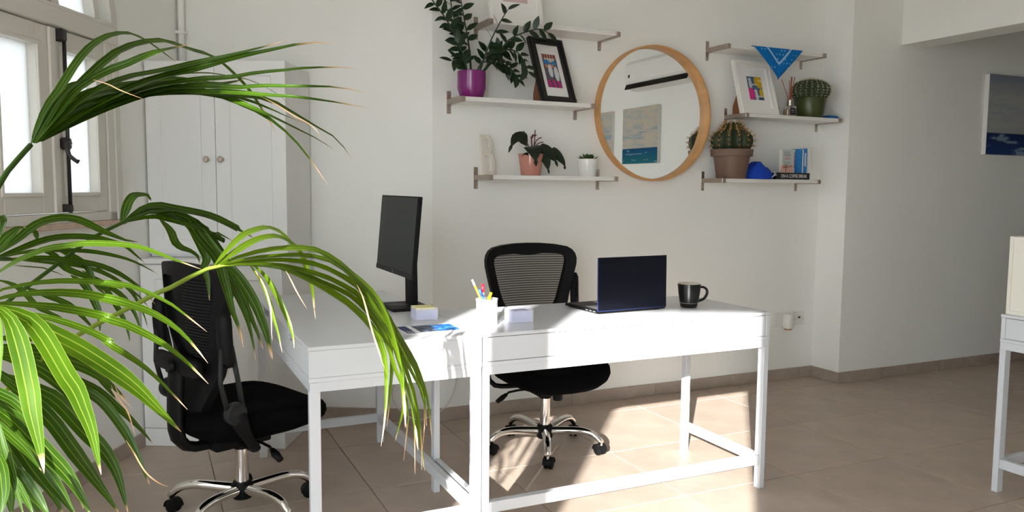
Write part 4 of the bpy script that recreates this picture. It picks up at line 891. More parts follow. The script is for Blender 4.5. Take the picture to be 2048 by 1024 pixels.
pcup = thing('pen_cup', 'white wire-mesh pen cup standing on the desk joint', 'pen cup', (0.092, 0.186, TZ))
lathe('mesh_wall', [(0.0405, 0.002), (0.0405, 0.092)], M_CUP, pcup, 40); lathe('rim', [(0.0395, 0.090), (0.0425, 0.090), (0.0425, 0.097), (0.0395, 0.097), (0.0395, 0.090)], M_WHITE, pcup, 40); lathe('base', [(0, 0), (0.042, 0), (0.042, 0.005), (0, 0.005)], M_WHITE, pcup, 40)
def pen(name, label, foot, top, parts):
    p = thing(name, label, 'pen', (0.092, 0.186, TZ)); a, b = Vector(foot), Vector(top)
    for nm, f0, f1, r_, m in parts: tube(nm, [a.lerp(b, f0), a.lerp(b, f1)], r_, m, p, 8)
pen('pencil', 'orange pencil with a pink eraser, tallest in the pen cup', (0.012, -0.012, 0.008), (-0.056, 0.012, 0.170), [('shaft', 0, .86, .0042, M_PENO), ('ferrule', .86, .93, .0044, M_PAPER), ('eraser', .93, 1.0, .0042, M_PENP)])
pen('pen', 'blue pen in the pen cup', (0.022, -0.010, 0.008), (-0.035, -0.008, 0.135), [('barrel', 0, .8, .0045, M_PENB), ('cap', .8, 1.0, .0052, M_PENB)])
pen('pen', 'clear ballpoint with a red cap in the pen cup', (-0.018, -0.016, 0.008), (-0.013, 0.010, 0.152), [('barrel', 0, .78, .004, M_PENC), ('cap', .78, 1.0, .0058, M_PENR), ('ink', 0.0, .2, .0042, M_PENR)])
pen('marker', 'yellow marker leaning right in the pen cup', (-0.022, 0.004, 0.008), (0.021, 0.008, 0.118), [('barrel', 0, .85, .0065, M_PENY), ('cap', .85, 1.0, .0055, M_PENY)])

def art_flyer(u, v):
    if u < 0.16: return lin((32, 48, 88)) if 0.08 < v < 0.94 and (v > 0.35 or int(u * 60) % 3) else lin((225, 228, 232))
    if v < 0.14 or v > 0.93 or u > 0.93 or u < 0.24: return lin((226, 228, 230))
    if u < 0.55: return lin((38, 46, 66)) if noise.noise(Vector((u * 10, v * 5, 2))) > -0.1 else lin((95, 110, 135))
    return lin((20, 105, 185)) if noise.noise(Vector((u * 9, v * 7, 6))) > -0.2 else lin((110, 170, 215))
fl = thing('flyer', 'blue and white printed flyer lying on the left desk corner', 'flyer', (-0.252, 0.082, TZ), math.radians(-1)); box('sheet', 0, 0.226, 0, 0.172, 0, 0.0012, M_PAPER, fl, 0, Matrix.Shear('XZ', 4, (0, 0)) if False else None)
panel('print', 0.224, 0.170, 60, 46, art_flyer, M_PRINT, fl, T((0.001, 0.001, 0.0016)) @ RX(-math.pi / 2) if False else Matrix(((1, 0, 0, 0.001), (0, 0, 1, 0.001), (0, -1, 0, 0.0016), (0, 0, 0, 1))))

lp = thing('laptop', 'open dark navy laptop with its lid back towards the camera', 'laptop', (0.599, 0.212, TZ), math.radians(2.9))
bm = bmesh.new(); bbox(bm, 0.0, 0.350, 0.004, 0.258, 0.004, 0.015, 0.003, None, 2); bmo('base', bm, M_BLACK, lp)
box('deck', 0.004, 0.346, 0.008, 0.254, 0.0148, 0.0158, M_BLKG, lp)
for x in (0.02, 0.30):
    for y in (0.02, 0.225): box('foot', x, x + 0.03, y, y + 0.012, 0.0, 0.005, M_BLACK, lp)
bm = bmesh.new()
for r_ in range(5):
    for k in range(14): bbox(bm, 0.022 + k * 0.022, 0.040 + k * 0.022, 0.03 + r_ * 0.02, 0.046 + r_ * 0.02, 0.0158, 0.0175)
o = bmo('keyboard', bm, M_SILVER, lp); o['kind'] = 'stuff'
box('touchpad', 0.125, 0.225, 0.155, 0.235, 0.0158, 0.0162, M_SILVER, lp)
for k in range(3): box('port', -0.0006, 0.001, 0.02 + 0.028 * k, 0.038 + 0.028 * k, 0.0065, 0.0115, M_SILVER, lp)
ML = T((0, 0.006, 0.012)) @ RX(math.radians(-1))
ld = box('lid', 0.0, 0.351, -0.006, 0.0, 0.0, 0.222, M_LAPTOP, lp, 0.0022, ML, 2); box('screen', 0.006, 0.345, 0.0, 0.0012, 0.012, 0.215, M_SCREEN, ld, 0, ML)
bm = bmesh.new(); bbox(bm, -0.0008, 0.0012, -0.0055, -0.0005, 0.002, 0.219, 0, ML); bbox(bm, 0.001, 0.35, -0.0062, -0.004, 0.0, 0.0022, 0, ML); bmo('edge_trim', bm, M_BLUEEDGE, ld)
lathe('emblem', [(0.009, 0), (0.0125, 0), (0.0125, 0.0005), (0.009, 0.0005), (0.009, 0)], M_LOGO, ld, 28, M=ML @ T((0.178, -0.006, 0.155)) @ RX(math.pi / 2))
tube('hinge', [ML @ Vector((0.03, 0.0, 0.002)), ML @ Vector((0.32, 0.0, 0.002))], 0.006, M_BLACK, lp, 10)

mg = thing('mug', 'matt black mug with a cream inside on the desk beside the laptop', 'mug', (1.083, 0.248, TZ))
lathe('body', [(0, 0), (0.033, 0), (0.036, 0.003), (0.041, 0.025), (0.047, 0.065), (0.0500, 0.098), (0.0503, 0.104)], M_MUG, mg, 40); lathe('inside', [(0.0503, 0.104), (0.0490, 0.1055), (0.0475, 0.104), (0.0465, 0.095), (0.040, 0.02), (0, 0.010)], M_MUGIN, mg, 40)
tube('handle', spline([(0.045, 0.0, 0.078), (0.062, -0.007, 0.087), (0.083, -0.012, 0.078), (0.088, -0.013, 0.058), (0.073, -0.010, 0.034), (0.043, 0, 0.022)], 18), 0.0052, M_MUG, mg, 10, 1.25)

PALM={
 'U':([[-1247,-1019,1352],[-1272,-1067,1312],[-1282,-1098,1288],[-1309,-1150,1222],[-1343,-1212,1120]],[4.2,4.4,4.8,5.4,5.9],[
  ([[-1247,-1010,1355],[-1238,-999,1384],[-1226,-983,1418],[-1209,-962,1447],[-1193,-942,1479],[-1177,-921,1511],[-1155,-893,1543],[-1128,-860,1567],[-1096,-822,1580],[-1065,-786,1574],[-1034,-750,1559],[-1004,-716,1542]],15.3,0),
  ([[-1244,-1008,1356],[-1228,-987,1390],[-1205,-957,1430],[-1178,-924,1466],[-1148,-887,1504],[-1116,-847,1540],[-1076,-799,1567],[-1031,-745,1583],[-981,-686,1579],[-929,-625,1576],[-884,-573,1553],[-839,-522,1518],[-803,-482,1474],[-767,-441,1425]],18.1,1),
  ([[-1241,-1019,1355],[-1227,-1001,1380],[-1206,-975,1417],[-1185,-949,1450],[-1156,-913,1479],[-1127,-905,1498],[-1094,-914,1512],[-1061,-922,1529],[-1023,-876,1549],[-984,-829,1567]],17.2,1),
  ([[-1239,-1017,1355],[-1220,-995,1380],[-1193,-964,1416],[-1165,-931,1448],[-1131,-892,1473],[-1096,-851,1494],[-1054,-803,1511],[-1010,-752,1530],[-965,-732,1547],[-924,-770,1554],[-884,-820,1561],[-846,-872,1568],[-811,-925,1575]],15.0,1),
  ([[-1237,-1014,1357],[-1212,-986,1380],[-1176,-944,1413],[-1139,-901,1443],[-1099,-856,1471],[-1055,-805,1497],[-1003,-745,1522],[-954,-743,1538],[-909,-788,1549],[-865,-846,1556],[-823,-907,1561],[-778,-935,1570],[-722,-917,1577]],18.8,1),
  ([[-1234,-1012,1358],[-1210,-984,1379],[-1173,-942,1410],[-1136,-899,1438],[-1096,-853,1462],[-1053,-804,1483],[-1001,-744,1503],[-952,-746,1512],[-908,-794,1511],[-865,-851,1516],[-825,-911,1516],[-778,-939,1521],[-725,-921,1528],[-667,-899,1533]],12.9,1),
  ([[-1232,-1009,1359],[-1206,-980,1378],[-1168,-935,1407],[-1129,-891,1434],[-1087,-843,1458],[-1043,-792,1478],[-991,-733,1495],[-941,-757,1496],[-897,-811,1489],[-854,-870,1489],[-813,-933,1484],[-763,-937,1486],[-707,-918,1489],[-649,-895,1484]],13.1,1),
  ([[-1231,-1008,1359],[-1205,-978,1379],[-1165,-933,1407],[-1125,-887,1432],[-1081,-837,1456],[-1037,-786,1474],[-983,-725,1485],[-935,-764,1484],[-890,-822,1478],[-846,-884,1469],[-808,-945,1463],[-754,-936,1460],[-699,-917,1457],[-639,-892,1452]],12.1,1),
  ([[-1231,-1008,1359],[-1204,-977,1380],[-1165,-932,1409],[-1125,-886,1435],[-1084,-838,1457],[-1036,-783,1473],[-980,-720,1483],[-925,-701,1487],[-883,-787,1477],[-830,-775,1472],[-774,-728,1452],[-715,-677,1428],[-649,-619,1401],[-602,-575,1354]],13.2,0),
  ([[-1231,-1008,1359],[-1204,-977,1379],[-1165,-932,1406],[-1126,-887,1431],[-1086,-840,1454],[-1039,-787,1471],[-983,-723,1482],[-929,-693,1486],[-888,-775,1473],[-840,-785,1456],[-783,-736,1440],[-721,-683,1425]],9.4,1),
  ([[-1232,-1009,1359],[-1207,-981,1378],[-1171,-939,1405],[-1135,-897,1429],[-1098,-854,1450],[-1055,-805,1467],[-1004,-747,1478],[-952,-688,1486],[-906,-738,1474],[-871,-811,1451],[-822,-771,1436],[-768,-725,1418],[-709,-673,1398],[-650,-621,1372]],11.9,0),
  ([[-1232,-1009,1359],[-1206,-979,1380],[-1169,-936,1409],[-1132,-893,1433],[-1092,-848,1454],[-1045,-794,1469],[-990,-730,1480],[-936,-681,1487],[-897,-758,1466],[-855,-798,1443],[-805,-757,1417],[-761,-721,1383],[-720,-687,1339],[-680,-653,1291]],12.0,1),
  ([[-861,-844,1473],[-842,-833,1466],[-816,-814,1456],[-793,-798,1445],[-771,-783,1435],[-745,-765,1426],[-723,-751,1410],[-708,-745,1391]],3.3,2),
  ([[-1092,-822,1479],[-1069,-794,1492],[-1036,-755,1508],[-1003,-716,1521],[-969,-675,1531],[-935,-634,1538],[-899,-592,1540],[-858,-543,1543],[-817,-495,1539],[-777,-449,1529],[-741,-406,1514],[-708,-369,1488]],5.8,0),
  ([[-1146,-1150,1450],[-1135,-1142,1448],[-1123,-1133,1445],[-1112,-1125,1440],[-1100,-1117,1436],[-1086,-1106,1432],[-1075,-1098,1429]],2.1,2),
  ([[-1244,-1008,1356],[-1220,-978,1380],[-1188,-939,1408],[-1153,-896,1428],[-1117,-853,1447],[-1076,-804,1466],[-1029,-748,1479],[-976,-684,1492],[-926,-625,1494],[-870,-560,1489]],27.2,0),
  ([[-1245,-1009,1357],[-1238,-999,1375],[-1226,-984,1402],[-1215,-969,1426],[-1200,-950,1450],[-1183,-930,1467],[-1162,-905,1476]],20.6,0),
  ([[-1243,-1006,1357],[-1223,-980,1390],[-1194,-945,1428],[-1158,-901,1452],[-1118,-853,1470],[-1073,-799,1485],[-1023,-739,1504],[-970,-676,1512],[-912,-608,1518],[-849,-532,1543]],29.7,0),
  ([[-1244,-1008,1356],[-1222,-980,1388],[-1192,-943,1419],[-1157,-901,1443],[-1119,-855,1460],[-1074,-802,1475],[-1025,-742,1491],[-970,-677,1499],[-918,-616,1498]],31.2,0),
 ]),
 'M':([[-860,-844,1126],[-915,-856,1127],[-945,-840,1123],[-979,-827,1111],[-1035,-841,1083],[-1063,-822,1069],[-1109,-826,1045],[-1154,-827,1023],[-1214,-847,991],[-1289,-885,940],[-1374,-936,856]],[2.1,3.9,4.8,4.6,4.4,4.3,3.7,3.5,3.3,3.8,4.5],[
  ([[-965,-1013,1141],[-947,-978,1156],[-925,-936,1173],[-901,-893,1188],[-870,-842,1196],[-836,-787,1197],[-802,-734,1182],[-775,-689,1156],[-744,-640,1129],[-726,-605,1095],[-711,-575,1058],[-699,-549,1022],[-693,-529,984],[-685,-507,945]],16.8,1),
  ([[-961,-1009,1141],[-945,-986,1149],[-922,-955,1160],[-900,-925,1170],[-877,-895,1178],[-850,-859,1182],[-822,-823,1180],[-796,-789,1168],[-768,-753,1152],[-737,-713,1141]],15.2,0),
  ([[-952,-982,1140],[-904,-930,1151],[-850,-872,1156],[-788,-803,1153],[-723,-731,1141],[-659,-663,1104],[-592,-591,1050],[-568,-569,1034],[-507,-504,965],[-471,-470,895],[-448,-451,824],[-433,-442,755],[-430,-446,678],[-429,-454,611]],17.7,1),
  ([[-950,-965,1137],[-894,-904,1142],[-830,-833,1140],[-757,-752,1132],[-680,-667,1110],[-602,-583,1058],[-573,-554,1023],[-506,-484,946],[-461,-439,865],[-431,-413,782],[-397,-381,697],[-375,-364,611],[-376,-375,519],[-379,-387,447]],14.4,1),
  ([[-948,-962,1137],[-897,-908,1136],[-838,-843,1132],[-777,-776,1122],[-710,-703,1102],[-641,-627,1066],[-570,-552,1016],[-525,-506,956],[-469,-448,885],[-419,-398,809],[-368,-346,728],[-323,-301,649],[-324,-312,569],[-339,-337,503]],15.8,1),
  ([[-941,-939,1134],[-886,-880,1130],[-822,-811,1118],[-757,-741,1097],[-683,-662,1068],[-602,-574,1021],[-575,-549,997],[-504,-475,926],[-449,-420,851],[-406,-379,769],[-372,-349,683],[-348,-331,599],[-340,-331,517],[-346,-348,442]],16.0,1),
  ([[-934,-915,1131],[-884,-863,1127],[-823,-797,1116],[-765,-736,1093],[-702,-669,1060],[-627,-589,1022],[-578,-539,985],[-516,-474,921],[-474,-435,852],[-448,-412,779],[-411,-378,704],[-393,-367,630],[-408,-394,560],[-424,-421,505]],14.5,1),
  ([[-928,-908,1131],[-883,-858,1125],[-826,-794,1114],[-774,-736,1092],[-717,-673,1060],[-655,-604,1019],[-611,-556,988],[-548,-486,931],[-498,-434,869],[-475,-412,803],[-470,-411,740],[-475,-422,679],[-486,-440,622],[-502,-464,570]],20.4,1),
  ([[-660,-597,1034],[-613,-546,1010],[-560,-489,974],[-519,-445,930],[-479,-403,883],[-449,-373,834],[-443,-372,785],[-448,-383,740],[-457,-398,695],[-466,-415,651],[-477,-432,610]],14.0,1),
  ([[-605,-624,1045],[-588,-608,1015],[-575,-596,980],[-564,-587,944],[-552,-577,908],[-538,-565,870],[-523,-551,832],[-507,-536,797]],3.9,2),
  ([[-647,-611,1076],[-595,-558,1044],[-533,-494,999],[-487,-449,946],[-452,-417,889],[-431,-402,830],[-423,-403,771],[-424,-413,715],[-423,-422,657],[-415,-422,600]],16.9,1),
  ([[-568,-520,1037],[-529,-482,994],[-479,-433,937],[-437,-393,878],[-395,-353,818],[-355,-316,759],[-324,-289,696],[-300,-271,629],[-291,-270,560],[-290,-278,505]],13.4,1),
  ([[-514,-459,966],[-487,-436,931],[-450,-402,882],[-416,-370,836],[-387,-345,795],[-356,-317,748],[-335,-302,699],[-321,-295,650],[-316,-298,605],[-316,-307,562]],16.5,1),
  ([[-438,-377,825],[-419,-365,787],[-406,-361,743],[-407,-372,704],[-413,-390,669],[-428,-418,638],[-450,-454,607],[-469,-486,584]],7.3,1),
  ([[-376,-376,592],[-373,-374,578],[-370,-370,559],[-367,-368,541],[-364,-365,522],[-362,-364,509]],6.6,2),
  ([[-421,-358,784],[-386,-328,736],[-361,-310,680],[-351,-310,627],[-347,-316,585],[-342,-321,533],[-335,-324,473],[-330,-330,430]],10.7,1),
  ([[-428,-431,723],[-426,-429,704],[-423,-428,677],[-421,-427,653],[-420,-426,626],[-419,-426,608]],6.4,2),
  ([[-890,-895,1129],[-877,-888,1112],[-865,-884,1092],[-857,-884,1072],[-851,-887,1052],[-846,-891,1031],[-842,-895,1010],[-837,-899,989],[-834,-905,967],[-831,-912,948]],7.4,1),
  ([[-878,-850,1124],[-862,-846,1110],[-848,-843,1092],[-837,-845,1072],[-828,-849,1052],[-820,-854,1032],[-812,-860,1011],[-806,-868,991],[-803,-879,969],[-804,-894,951]],9.9,1),
  ([[-887,-891,1128],[-874,-888,1109],[-862,-885,1087],[-855,-889,1064],[-851,-897,1043],[-851,-909,1020],[-853,-923,995],[-854,-937,977]],3.1,2),
  ([[-809,-832,1108],[-802,-829,1095],[-794,-825,1079],[-787,-823,1064],[-779,-819,1049],[-769,-813,1032],[-761,-809,1019]],2.5,2),
 ]),
 'D':([[-1012,-492,1228],[-1067,-547,1224],[-1126,-608,1202],[-1152,-631,1190],[-1188,-664,1169],[-1230,-705,1135],[-1274,-750,1100],[-1331,-809,1053],[-1377,-857,984]],[2.4,3.4,4.4,4.3,4.1,4.5,4.3,4.6,5.7],[
  ([[-1127,-552,1200],[-1122,-546,1213],[-1116,-538,1231],[-1110,-529,1248],[-1100,-517,1261],[-1086,-500,1264],[-1070,-482,1262],[-1062,-473,1247]],20.9,0),
  ([[-1125,-550,1200],[-1102,-535,1219],[-1075,-515,1236],[-1046,-493,1239],[-1014,-469,1231],[-981,-443,1224],[-947,-416,1216],[-913,-390,1204],[-876,-360,1185],[-848,-341,1169],[-879,-389,1186],[-842,-359,1164],[-807,-332,1144]],20.8,0),
  ([[-1124,-549,1200],[-1097,-528,1207],[-1062,-499,1212],[-1029,-473,1205],[-995,-446,1194],[-960,-418,1182],[-921,-385,1160],[-889,-361,1142],[-922,-410,1171],[-904,-402,1163],[-867,-372,1140]],15.4,0),
  ([[-1124,-549,1200],[-1095,-523,1219],[-1056,-488,1225],[-1016,-451,1215],[-979,-419,1198],[-954,-402,1160],[-927,-382,1125],[-905,-367,1090],[-893,-366,1042],[-882,-366,994],[-872,-366,949],[-856,-360,902],[-849,-364,857]],26.1,1),
  ([[-1045,-454,1203],[-1031,-439,1188],[-1018,-425,1168],[-1011,-418,1146],[-996,-400,1130],[-973,-374,1118],[-955,-354,1102],[-951,-350,1080]],17.6,0),
  ([[-1015,-420,1207],[-993,-403,1196],[-970,-385,1178],[-957,-380,1153],[-945,-376,1125],[-934,-373,1098],[-943,-392,1078],[-936,-394,1049],[-934,-401,1019],[-934,-411,994]],20.8,0),
  ([[-1119,-543,1201],[-1086,-514,1224],[-1043,-473,1231],[-997,-432,1209],[-954,-394,1181],[-925,-372,1144],[-896,-352,1097],[-871,-336,1048],[-848,-323,996],[-827,-312,943],[-806,-301,887],[-789,-294,834]],27.9,0),
  ([[-1066,-479,1222],[-1027,-446,1211],[-973,-396,1195],[-934,-363,1168],[-920,-361,1121],[-897,-349,1071],[-871,-332,1023],[-848,-321,971],[-830,-314,918],[-819,-316,864],[-813,-324,812]],20.3,0),
  ([[-950,-374,1186],[-932,-383,1156],[-910,-387,1117],[-890,-392,1085],[-870,-398,1055],[-849,-403,1020],[-830,-410,983],[-816,-423,946],[-806,-441,911],[-797,-460,875],[-792,-483,840]],13.9,1),
  ([[-946,-417,1179],[-929,-434,1151],[-908,-446,1117],[-886,-458,1088],[-864,-468,1062],[-845,-482,1031],[-830,-502,999],[-820,-527,965],[-813,-557,935],[-811,-591,903],[-810,-627,874]],13.7,1),
 ]),
 'F':([[-1277,-1121,1093],[-1290,-1160,1107],[-1310,-1210,1106],[-1336,-1269,1045]],[3.1,3.8,4.4,5.0],[
  ([[-1308,-1078,1135],[-1288,-1080,1150],[-1268,-1081,1164],[-1245,-1080,1175],[-1222,-1078,1184],[-1197,-1076,1187],[-1173,-1073,1190],[-1147,-1068,1189],[-1121,-1064,1187],[-1095,-1060,1183],[-1069,-1056,1174],[-1044,-1053,1162],[-1015,-1046,1149],[-990,-1043,1138]],10.3,1),
  ([[-1310,-1082,1106],[-1284,-1077,1121],[-1254,-1066,1125],[-1222,-1055,1127],[-1190,-1044,1125],[-1156,-1030,1120],[-1116,-1010,1108],[-1126,-1047,1115],[-1145,-1095,1127],[-1106,-1076,1117],[-1073,-1064,1100],[-1041,-1054,1079],[-1012,-1046,1052],[-982,-1039,1023]],10.4,1),
  ([[-1306,-1108,1104],[-1280,-1098,1110],[-1251,-1085,1112],[-1220,-1070,1110],[-1188,-1054,1105],[-1156,-1038,1096],[-1119,-1017,1080],[-1148,-1071,1099],[-1129,-1071,1093],[-1092,-1049,1075],[-1060,-1034,1055],[-1030,-1022,1028],[-1003,-1013,994],[-980,-1009,959]],15.0,1),
  ([[-1307,-1109,1100],[-1282,-1101,1100],[-1255,-1091,1095],[-1227,-1079,1089],[-1198,-1068,1081],[-1169,-1055,1071],[-1138,-1040,1058],[-1147,-1072,1064],[-1114,-1056,1048],[-1085,-1043,1028],[-1056,-1032,1006],[-1029,-1023,980],[-1004,-1016,951],[-980,-1011,920]],14.0,1),
  ([[-1290,-1181,1109],[-1268,-1170,1099],[-1242,-1155,1088],[-1217,-1140,1078],[-1192,-1125,1065],[-1166,-1110,1049],[-1136,-1090,1025],[-1139,-1107,1029],[-1141,-1124,1031],[-1112,-1105,1004],[-1087,-1091,979],[-1064,-1080,951],[-1041,-1068,919],[-1019,-1058,888]],10.5,1),
  ([[-1289,-1187,1109],[-1269,-1172,1098],[-1248,-1155,1081],[-1229,-1141,1062],[-1208,-1124,1043],[-1185,-1105,1023],[-1162,-1086,1000],[-1140,-1069,977],[-1116,-1049,950],[-1094,-1031,922],[-1074,-1016,893],[-1051,-997,859],[-1028,-979,826]],29.2,0),
  ([[-1271,-1283,1121],[-1255,-1269,1111],[-1236,-1253,1097],[-1223,-1243,1078],[-1212,-1237,1054],[-1202,-1231,1029],[-1191,-1224,1001],[-1180,-1218,978],[-1173,-1215,953],[-1165,-1213,925],[-1159,-1213,897],[-1155,-1214,867],[-1151,-1216,842]],27.2,0),
  ([[-1260,-1361,1131],[-1247,-1351,1118],[-1239,-1347,1098],[-1234,-1346,1076],[-1230,-1347,1054],[-1227,-1348,1032],[-1224,-1350,1012],[-1222,-1353,989],[-1219,-1355,967],[-1216,-1356,946],[-1213,-1358,922],[-1211,-1361,902]],24.9,1),
  ([[-1248,-1424,1138],[-1246,-1422,1125],[-1245,-1422,1111],[-1245,-1422,1096],[-1245,-1424,1083],[-1246,-1425,1068],[-1246,-1427,1053],[-1247,-1428,1041]],6.8,0),
 ]),
 'G':([[-1296,-1149,985],[-1304,-1197,979],[-1317,-1252,941]],[3.1,3.8,4.4],[
  ([[-1298,-1226,1003],[-1287,-1227,995],[-1274,-1226,984],[-1262,-1225,975],[-1251,-1226,963],[-1242,-1230,949],[-1234,-1235,934],[-1228,-1241,921]],13.5,0),
  ([[-1302,-1202,976],[-1288,-1200,962],[-1273,-1197,947],[-1259,-1195,931],[-1246,-1195,912],[-1233,-1195,894],[-1220,-1194,874],[-1206,-1193,854],[-1194,-1194,834],[-1184,-1197,814],[-1174,-1201,792],[-1167,-1207,771]],22.3,0),
  ([[-1304,-1034,971],[-1285,-1028,949],[-1265,-1019,923],[-1247,-1013,899],[-1230,-1008,872],[-1215,-1005,843],[-1199,-1002,812],[-1183,-998,781],[-1167,-994,750],[-1150,-990,717],[-1135,-988,686]],24.6,0),
  ([[-1319,-867,938],[-1296,-863,921],[-1270,-855,901],[-1246,-848,881],[-1226,-846,855],[-1207,-847,827],[-1187,-845,798],[-1166,-844,770],[-1150,-846,739],[-1139,-857,709],[-1131,-869,674],[-1124,-884,646]],27.7,0),
  ([[-1241,-777,911],[-1221,-787,897],[-1197,-792,878],[-1175,-799,862],[-1157,-812,844],[-1141,-826,822],[-1126,-842,800],[-1114,-861,778],[-1103,-882,756],[-1094,-905,736],[-1085,-928,715]],17.3,0),
  ([[-1222,-755,904],[-1204,-754,890],[-1181,-747,870],[-1161,-744,849],[-1144,-744,828],[-1126,-743,807],[-1108,-742,784],[-1090,-742,759],[-1075,-745,736]],13.0,0),
  ([[-1299,-1230,962],[-1289,-1228,950],[-1278,-1224,935],[-1268,-1221,921],[-1257,-1219,906],[-1247,-1217,891],[-1238,-1215,874],[-1230,-1215,859]],11.2,0),
  ([[-1271,-1290,963],[-1268,-1295,947],[-1265,-1300,931],[-1261,-1304,915],[-1257,-1307,898],[-1253,-1311,882],[-1249,-1315,865],[-1245,-1319,848],[-1241,-1323,833]],9.1,0),
  ([[-1319,-1100,945],[-1306,-1095,923],[-1292,-1089,897],[-1278,-1084,870],[-1265,-1080,842],[-1253,-1077,815],[-1239,-1071,787],[-1226,-1067,756],[-1217,-1067,729]],22.6,0),
  ([[-1274,-1096,881],[-1264,-1100,865],[-1250,-1101,842],[-1238,-1103,822],[-1228,-1107,805],[-1217,-1110,786],[-1205,-1113,763],[-1195,-1118,745]],21.8,0),
  ([[-1300,-1141,916],[-1296,-1137,894],[-1292,-1134,867],[-1289,-1131,841],[-1286,-1129,815],[-1284,-1128,786],[-1283,-1128,764]],28.9,0),
  ([[-1261,-1266,877],[-1256,-1270,868],[-1250,-1273,854],[-1244,-1276,840],[-1238,-1279,826],[-1234,-1284,816]],8.7,0),
  ([[-1274,-1113,837],[-1266,-1123,826],[-1256,-1131,809],[-1246,-1139,793],[-1236,-1146,776],[-1228,-1156,765]],16.3,0),
  ([[-1314,-1097,882],[-1304,-1086,866],[-1292,-1073,843],[-1284,-1064,819],[-1277,-1057,796],[-1269,-1049,772],[-1261,-1041,746],[-1255,-1035,723]],21.5,0),
  ([[-1271,-1322,931],[-1268,-1320,917],[-1265,-1317,898],[-1264,-1317,882],[-1264,-1318,866],[-1266,-1320,850],[-1268,-1323,838]],16.3,0),
  ([[-1146,-898,908],[-1140,-892,890],[-1132,-882,872],[-1122,-872,852],[-1116,-866,832],[-1111,-861,808],[-1107,-857,791]],2.6,2),
  ([[-1140,-891,906],[-1137,-887,896],[-1132,-882,883],[-1125,-875,871],[-1117,-866,859],[-1112,-860,850]],1.8,2),
  ([[-1121,-995,827],[-1114,-988,810],[-1106,-980,790],[-1099,-973,771],[-1091,-963,752],[-1079,-951,733],[-1065,-935,715],[-1050,-919,701]],2.5,2),
  ([[-1323,-1010,984],[-1306,-1004,966],[-1286,-994,941],[-1267,-987,916],[-1250,-981,889],[-1236,-979,860],[-1220,-975,828],[-1206,-974,801]],19.6,0),
  ([[-1324,-1013,944],[-1308,-1006,921],[-1288,-997,891],[-1272,-990,860],[-1255,-983,830],[-1237,-975,799],[-1219,-967,767],[-1204,-963,732],[-1195,-965,699]],21.6,0),
 ]),
 'H':([[-1306,-842,1149],[-1319,-935,1157],[-1328,-1023,1151],[-1342,-1120,1098]],[2.8,4.1,4.4,5.2],[
  ([[-1337,-879,1149],[-1323,-868,1162],[-1307,-855,1174],[-1291,-842,1187],[-1276,-829,1202],[-1259,-813,1214],[-1240,-797,1220],[-1219,-779,1221],[-1198,-760,1216],[-1178,-743,1205],[-1158,-726,1192],[-1136,-707,1180],[-1114,-687,1169],[-1090,-664,1164]],18.0,0),
  ([[-1337,-880,1144],[-1320,-866,1155],[-1302,-850,1162],[-1282,-833,1170],[-1261,-814,1178],[-1239,-795,1183],[-1216,-774,1184],[-1192,-752,1182],[-1169,-731,1178],[-1145,-710,1170],[-1119,-686,1158],[-1099,-670,1137],[-1078,-653,1114]],15.2,0),
  ([[-1338,-804,1147],[-1317,-794,1151],[-1288,-775,1156],[-1260,-757,1157],[-1230,-738,1155],[-1202,-720,1152],[-1174,-702,1147],[-1143,-682,1138],[-1112,-662,1126],[-1082,-642,1108],[-1053,-624,1087]],9.6,0),
  ([[-1339,-804,1143],[-1318,-791,1143],[-1291,-770,1142],[-1266,-753,1141],[-1241,-734,1137],[-1214,-713,1131],[-1186,-693,1123],[-1159,-673,1112],[-1133,-653,1096],[-1107,-635,1074],[-1082,-618,1048],[-1063,-609,1019]],12.8,0),
  ([[-1299,-758,1138],[-1278,-742,1134],[-1248,-715,1127],[-1220,-691,1121],[-1195,-671,1113],[-1168,-647,1100],[-1142,-626,1082],[-1116,-606,1058],[-1091,-586,1031],[-1072,-574,1000]],8.7,0),
  ([[-1274,-728,1156],[-1259,-719,1151],[-1244,-711,1140],[-1233,-710,1121],[-1218,-703,1109],[-1202,-693,1100],[-1185,-684,1090],[-1171,-677,1073],[-1159,-674,1057]],12.6,0),
  ([[-1249,-698,1157],[-1236,-693,1150],[-1220,-684,1140],[-1205,-676,1129],[-1193,-672,1116],[-1185,-673,1099],[-1179,-677,1081],[-1169,-675,1064],[-1155,-670,1051]],11.8,0),
  ([[-1312,-773,1131],[-1302,-762,1128],[-1290,-748,1125],[-1278,-734,1122],[-1267,-721,1119],[-1255,-707,1112],[-1244,-694,1105],[-1233,-682,1097]],3.5,0),
  ([[-1323,-937,1216],[-1318,-931,1221],[-1312,-923,1226],[-1305,-914,1228],[-1304,-914,1222],[-1306,-917,1212],[-1308,-920,1202],[-1310,-922,1194]],10.5,0),
  ([[-1297,-830,1190],[-1292,-824,1192],[-1285,-816,1195],[-1279,-808,1197],[-1272,-800,1196],[-1268,-796,1190],[-1267,-795,1181],[-1265,-793,1173]],12.4,0),
  ([[-1326,-911,1163],[-1320,-904,1171],[-1312,-895,1181],[-1305,-885,1191],[-1296,-875,1200],[-1289,-866,1207],[-1278,-854,1207]],19.8,0),
  ([[-1223,-670,1097],[-1209,-665,1086],[-1195,-661,1070],[-1186,-662,1051],[-1178,-664,1032],[-1172,-669,1012],[-1171,-680,990],[-1171,-692,973]],14.1,0),
  ([[-1203,-646,1099],[-1186,-636,1088],[-1167,-624,1072],[-1155,-621,1050],[-1144,-619,1028],[-1133,-616,1005],[-1124,-617,981],[-1118,-621,956],[-1115,-627,933]],11.2,0),
  ([[-1203,-646,1104],[-1187,-638,1091],[-1166,-623,1074],[-1146,-611,1057],[-1129,-600,1040],[-1114,-593,1017],[-1103,-591,993],[-1096,-595,968],[-1093,-602,942]],10.2,0),
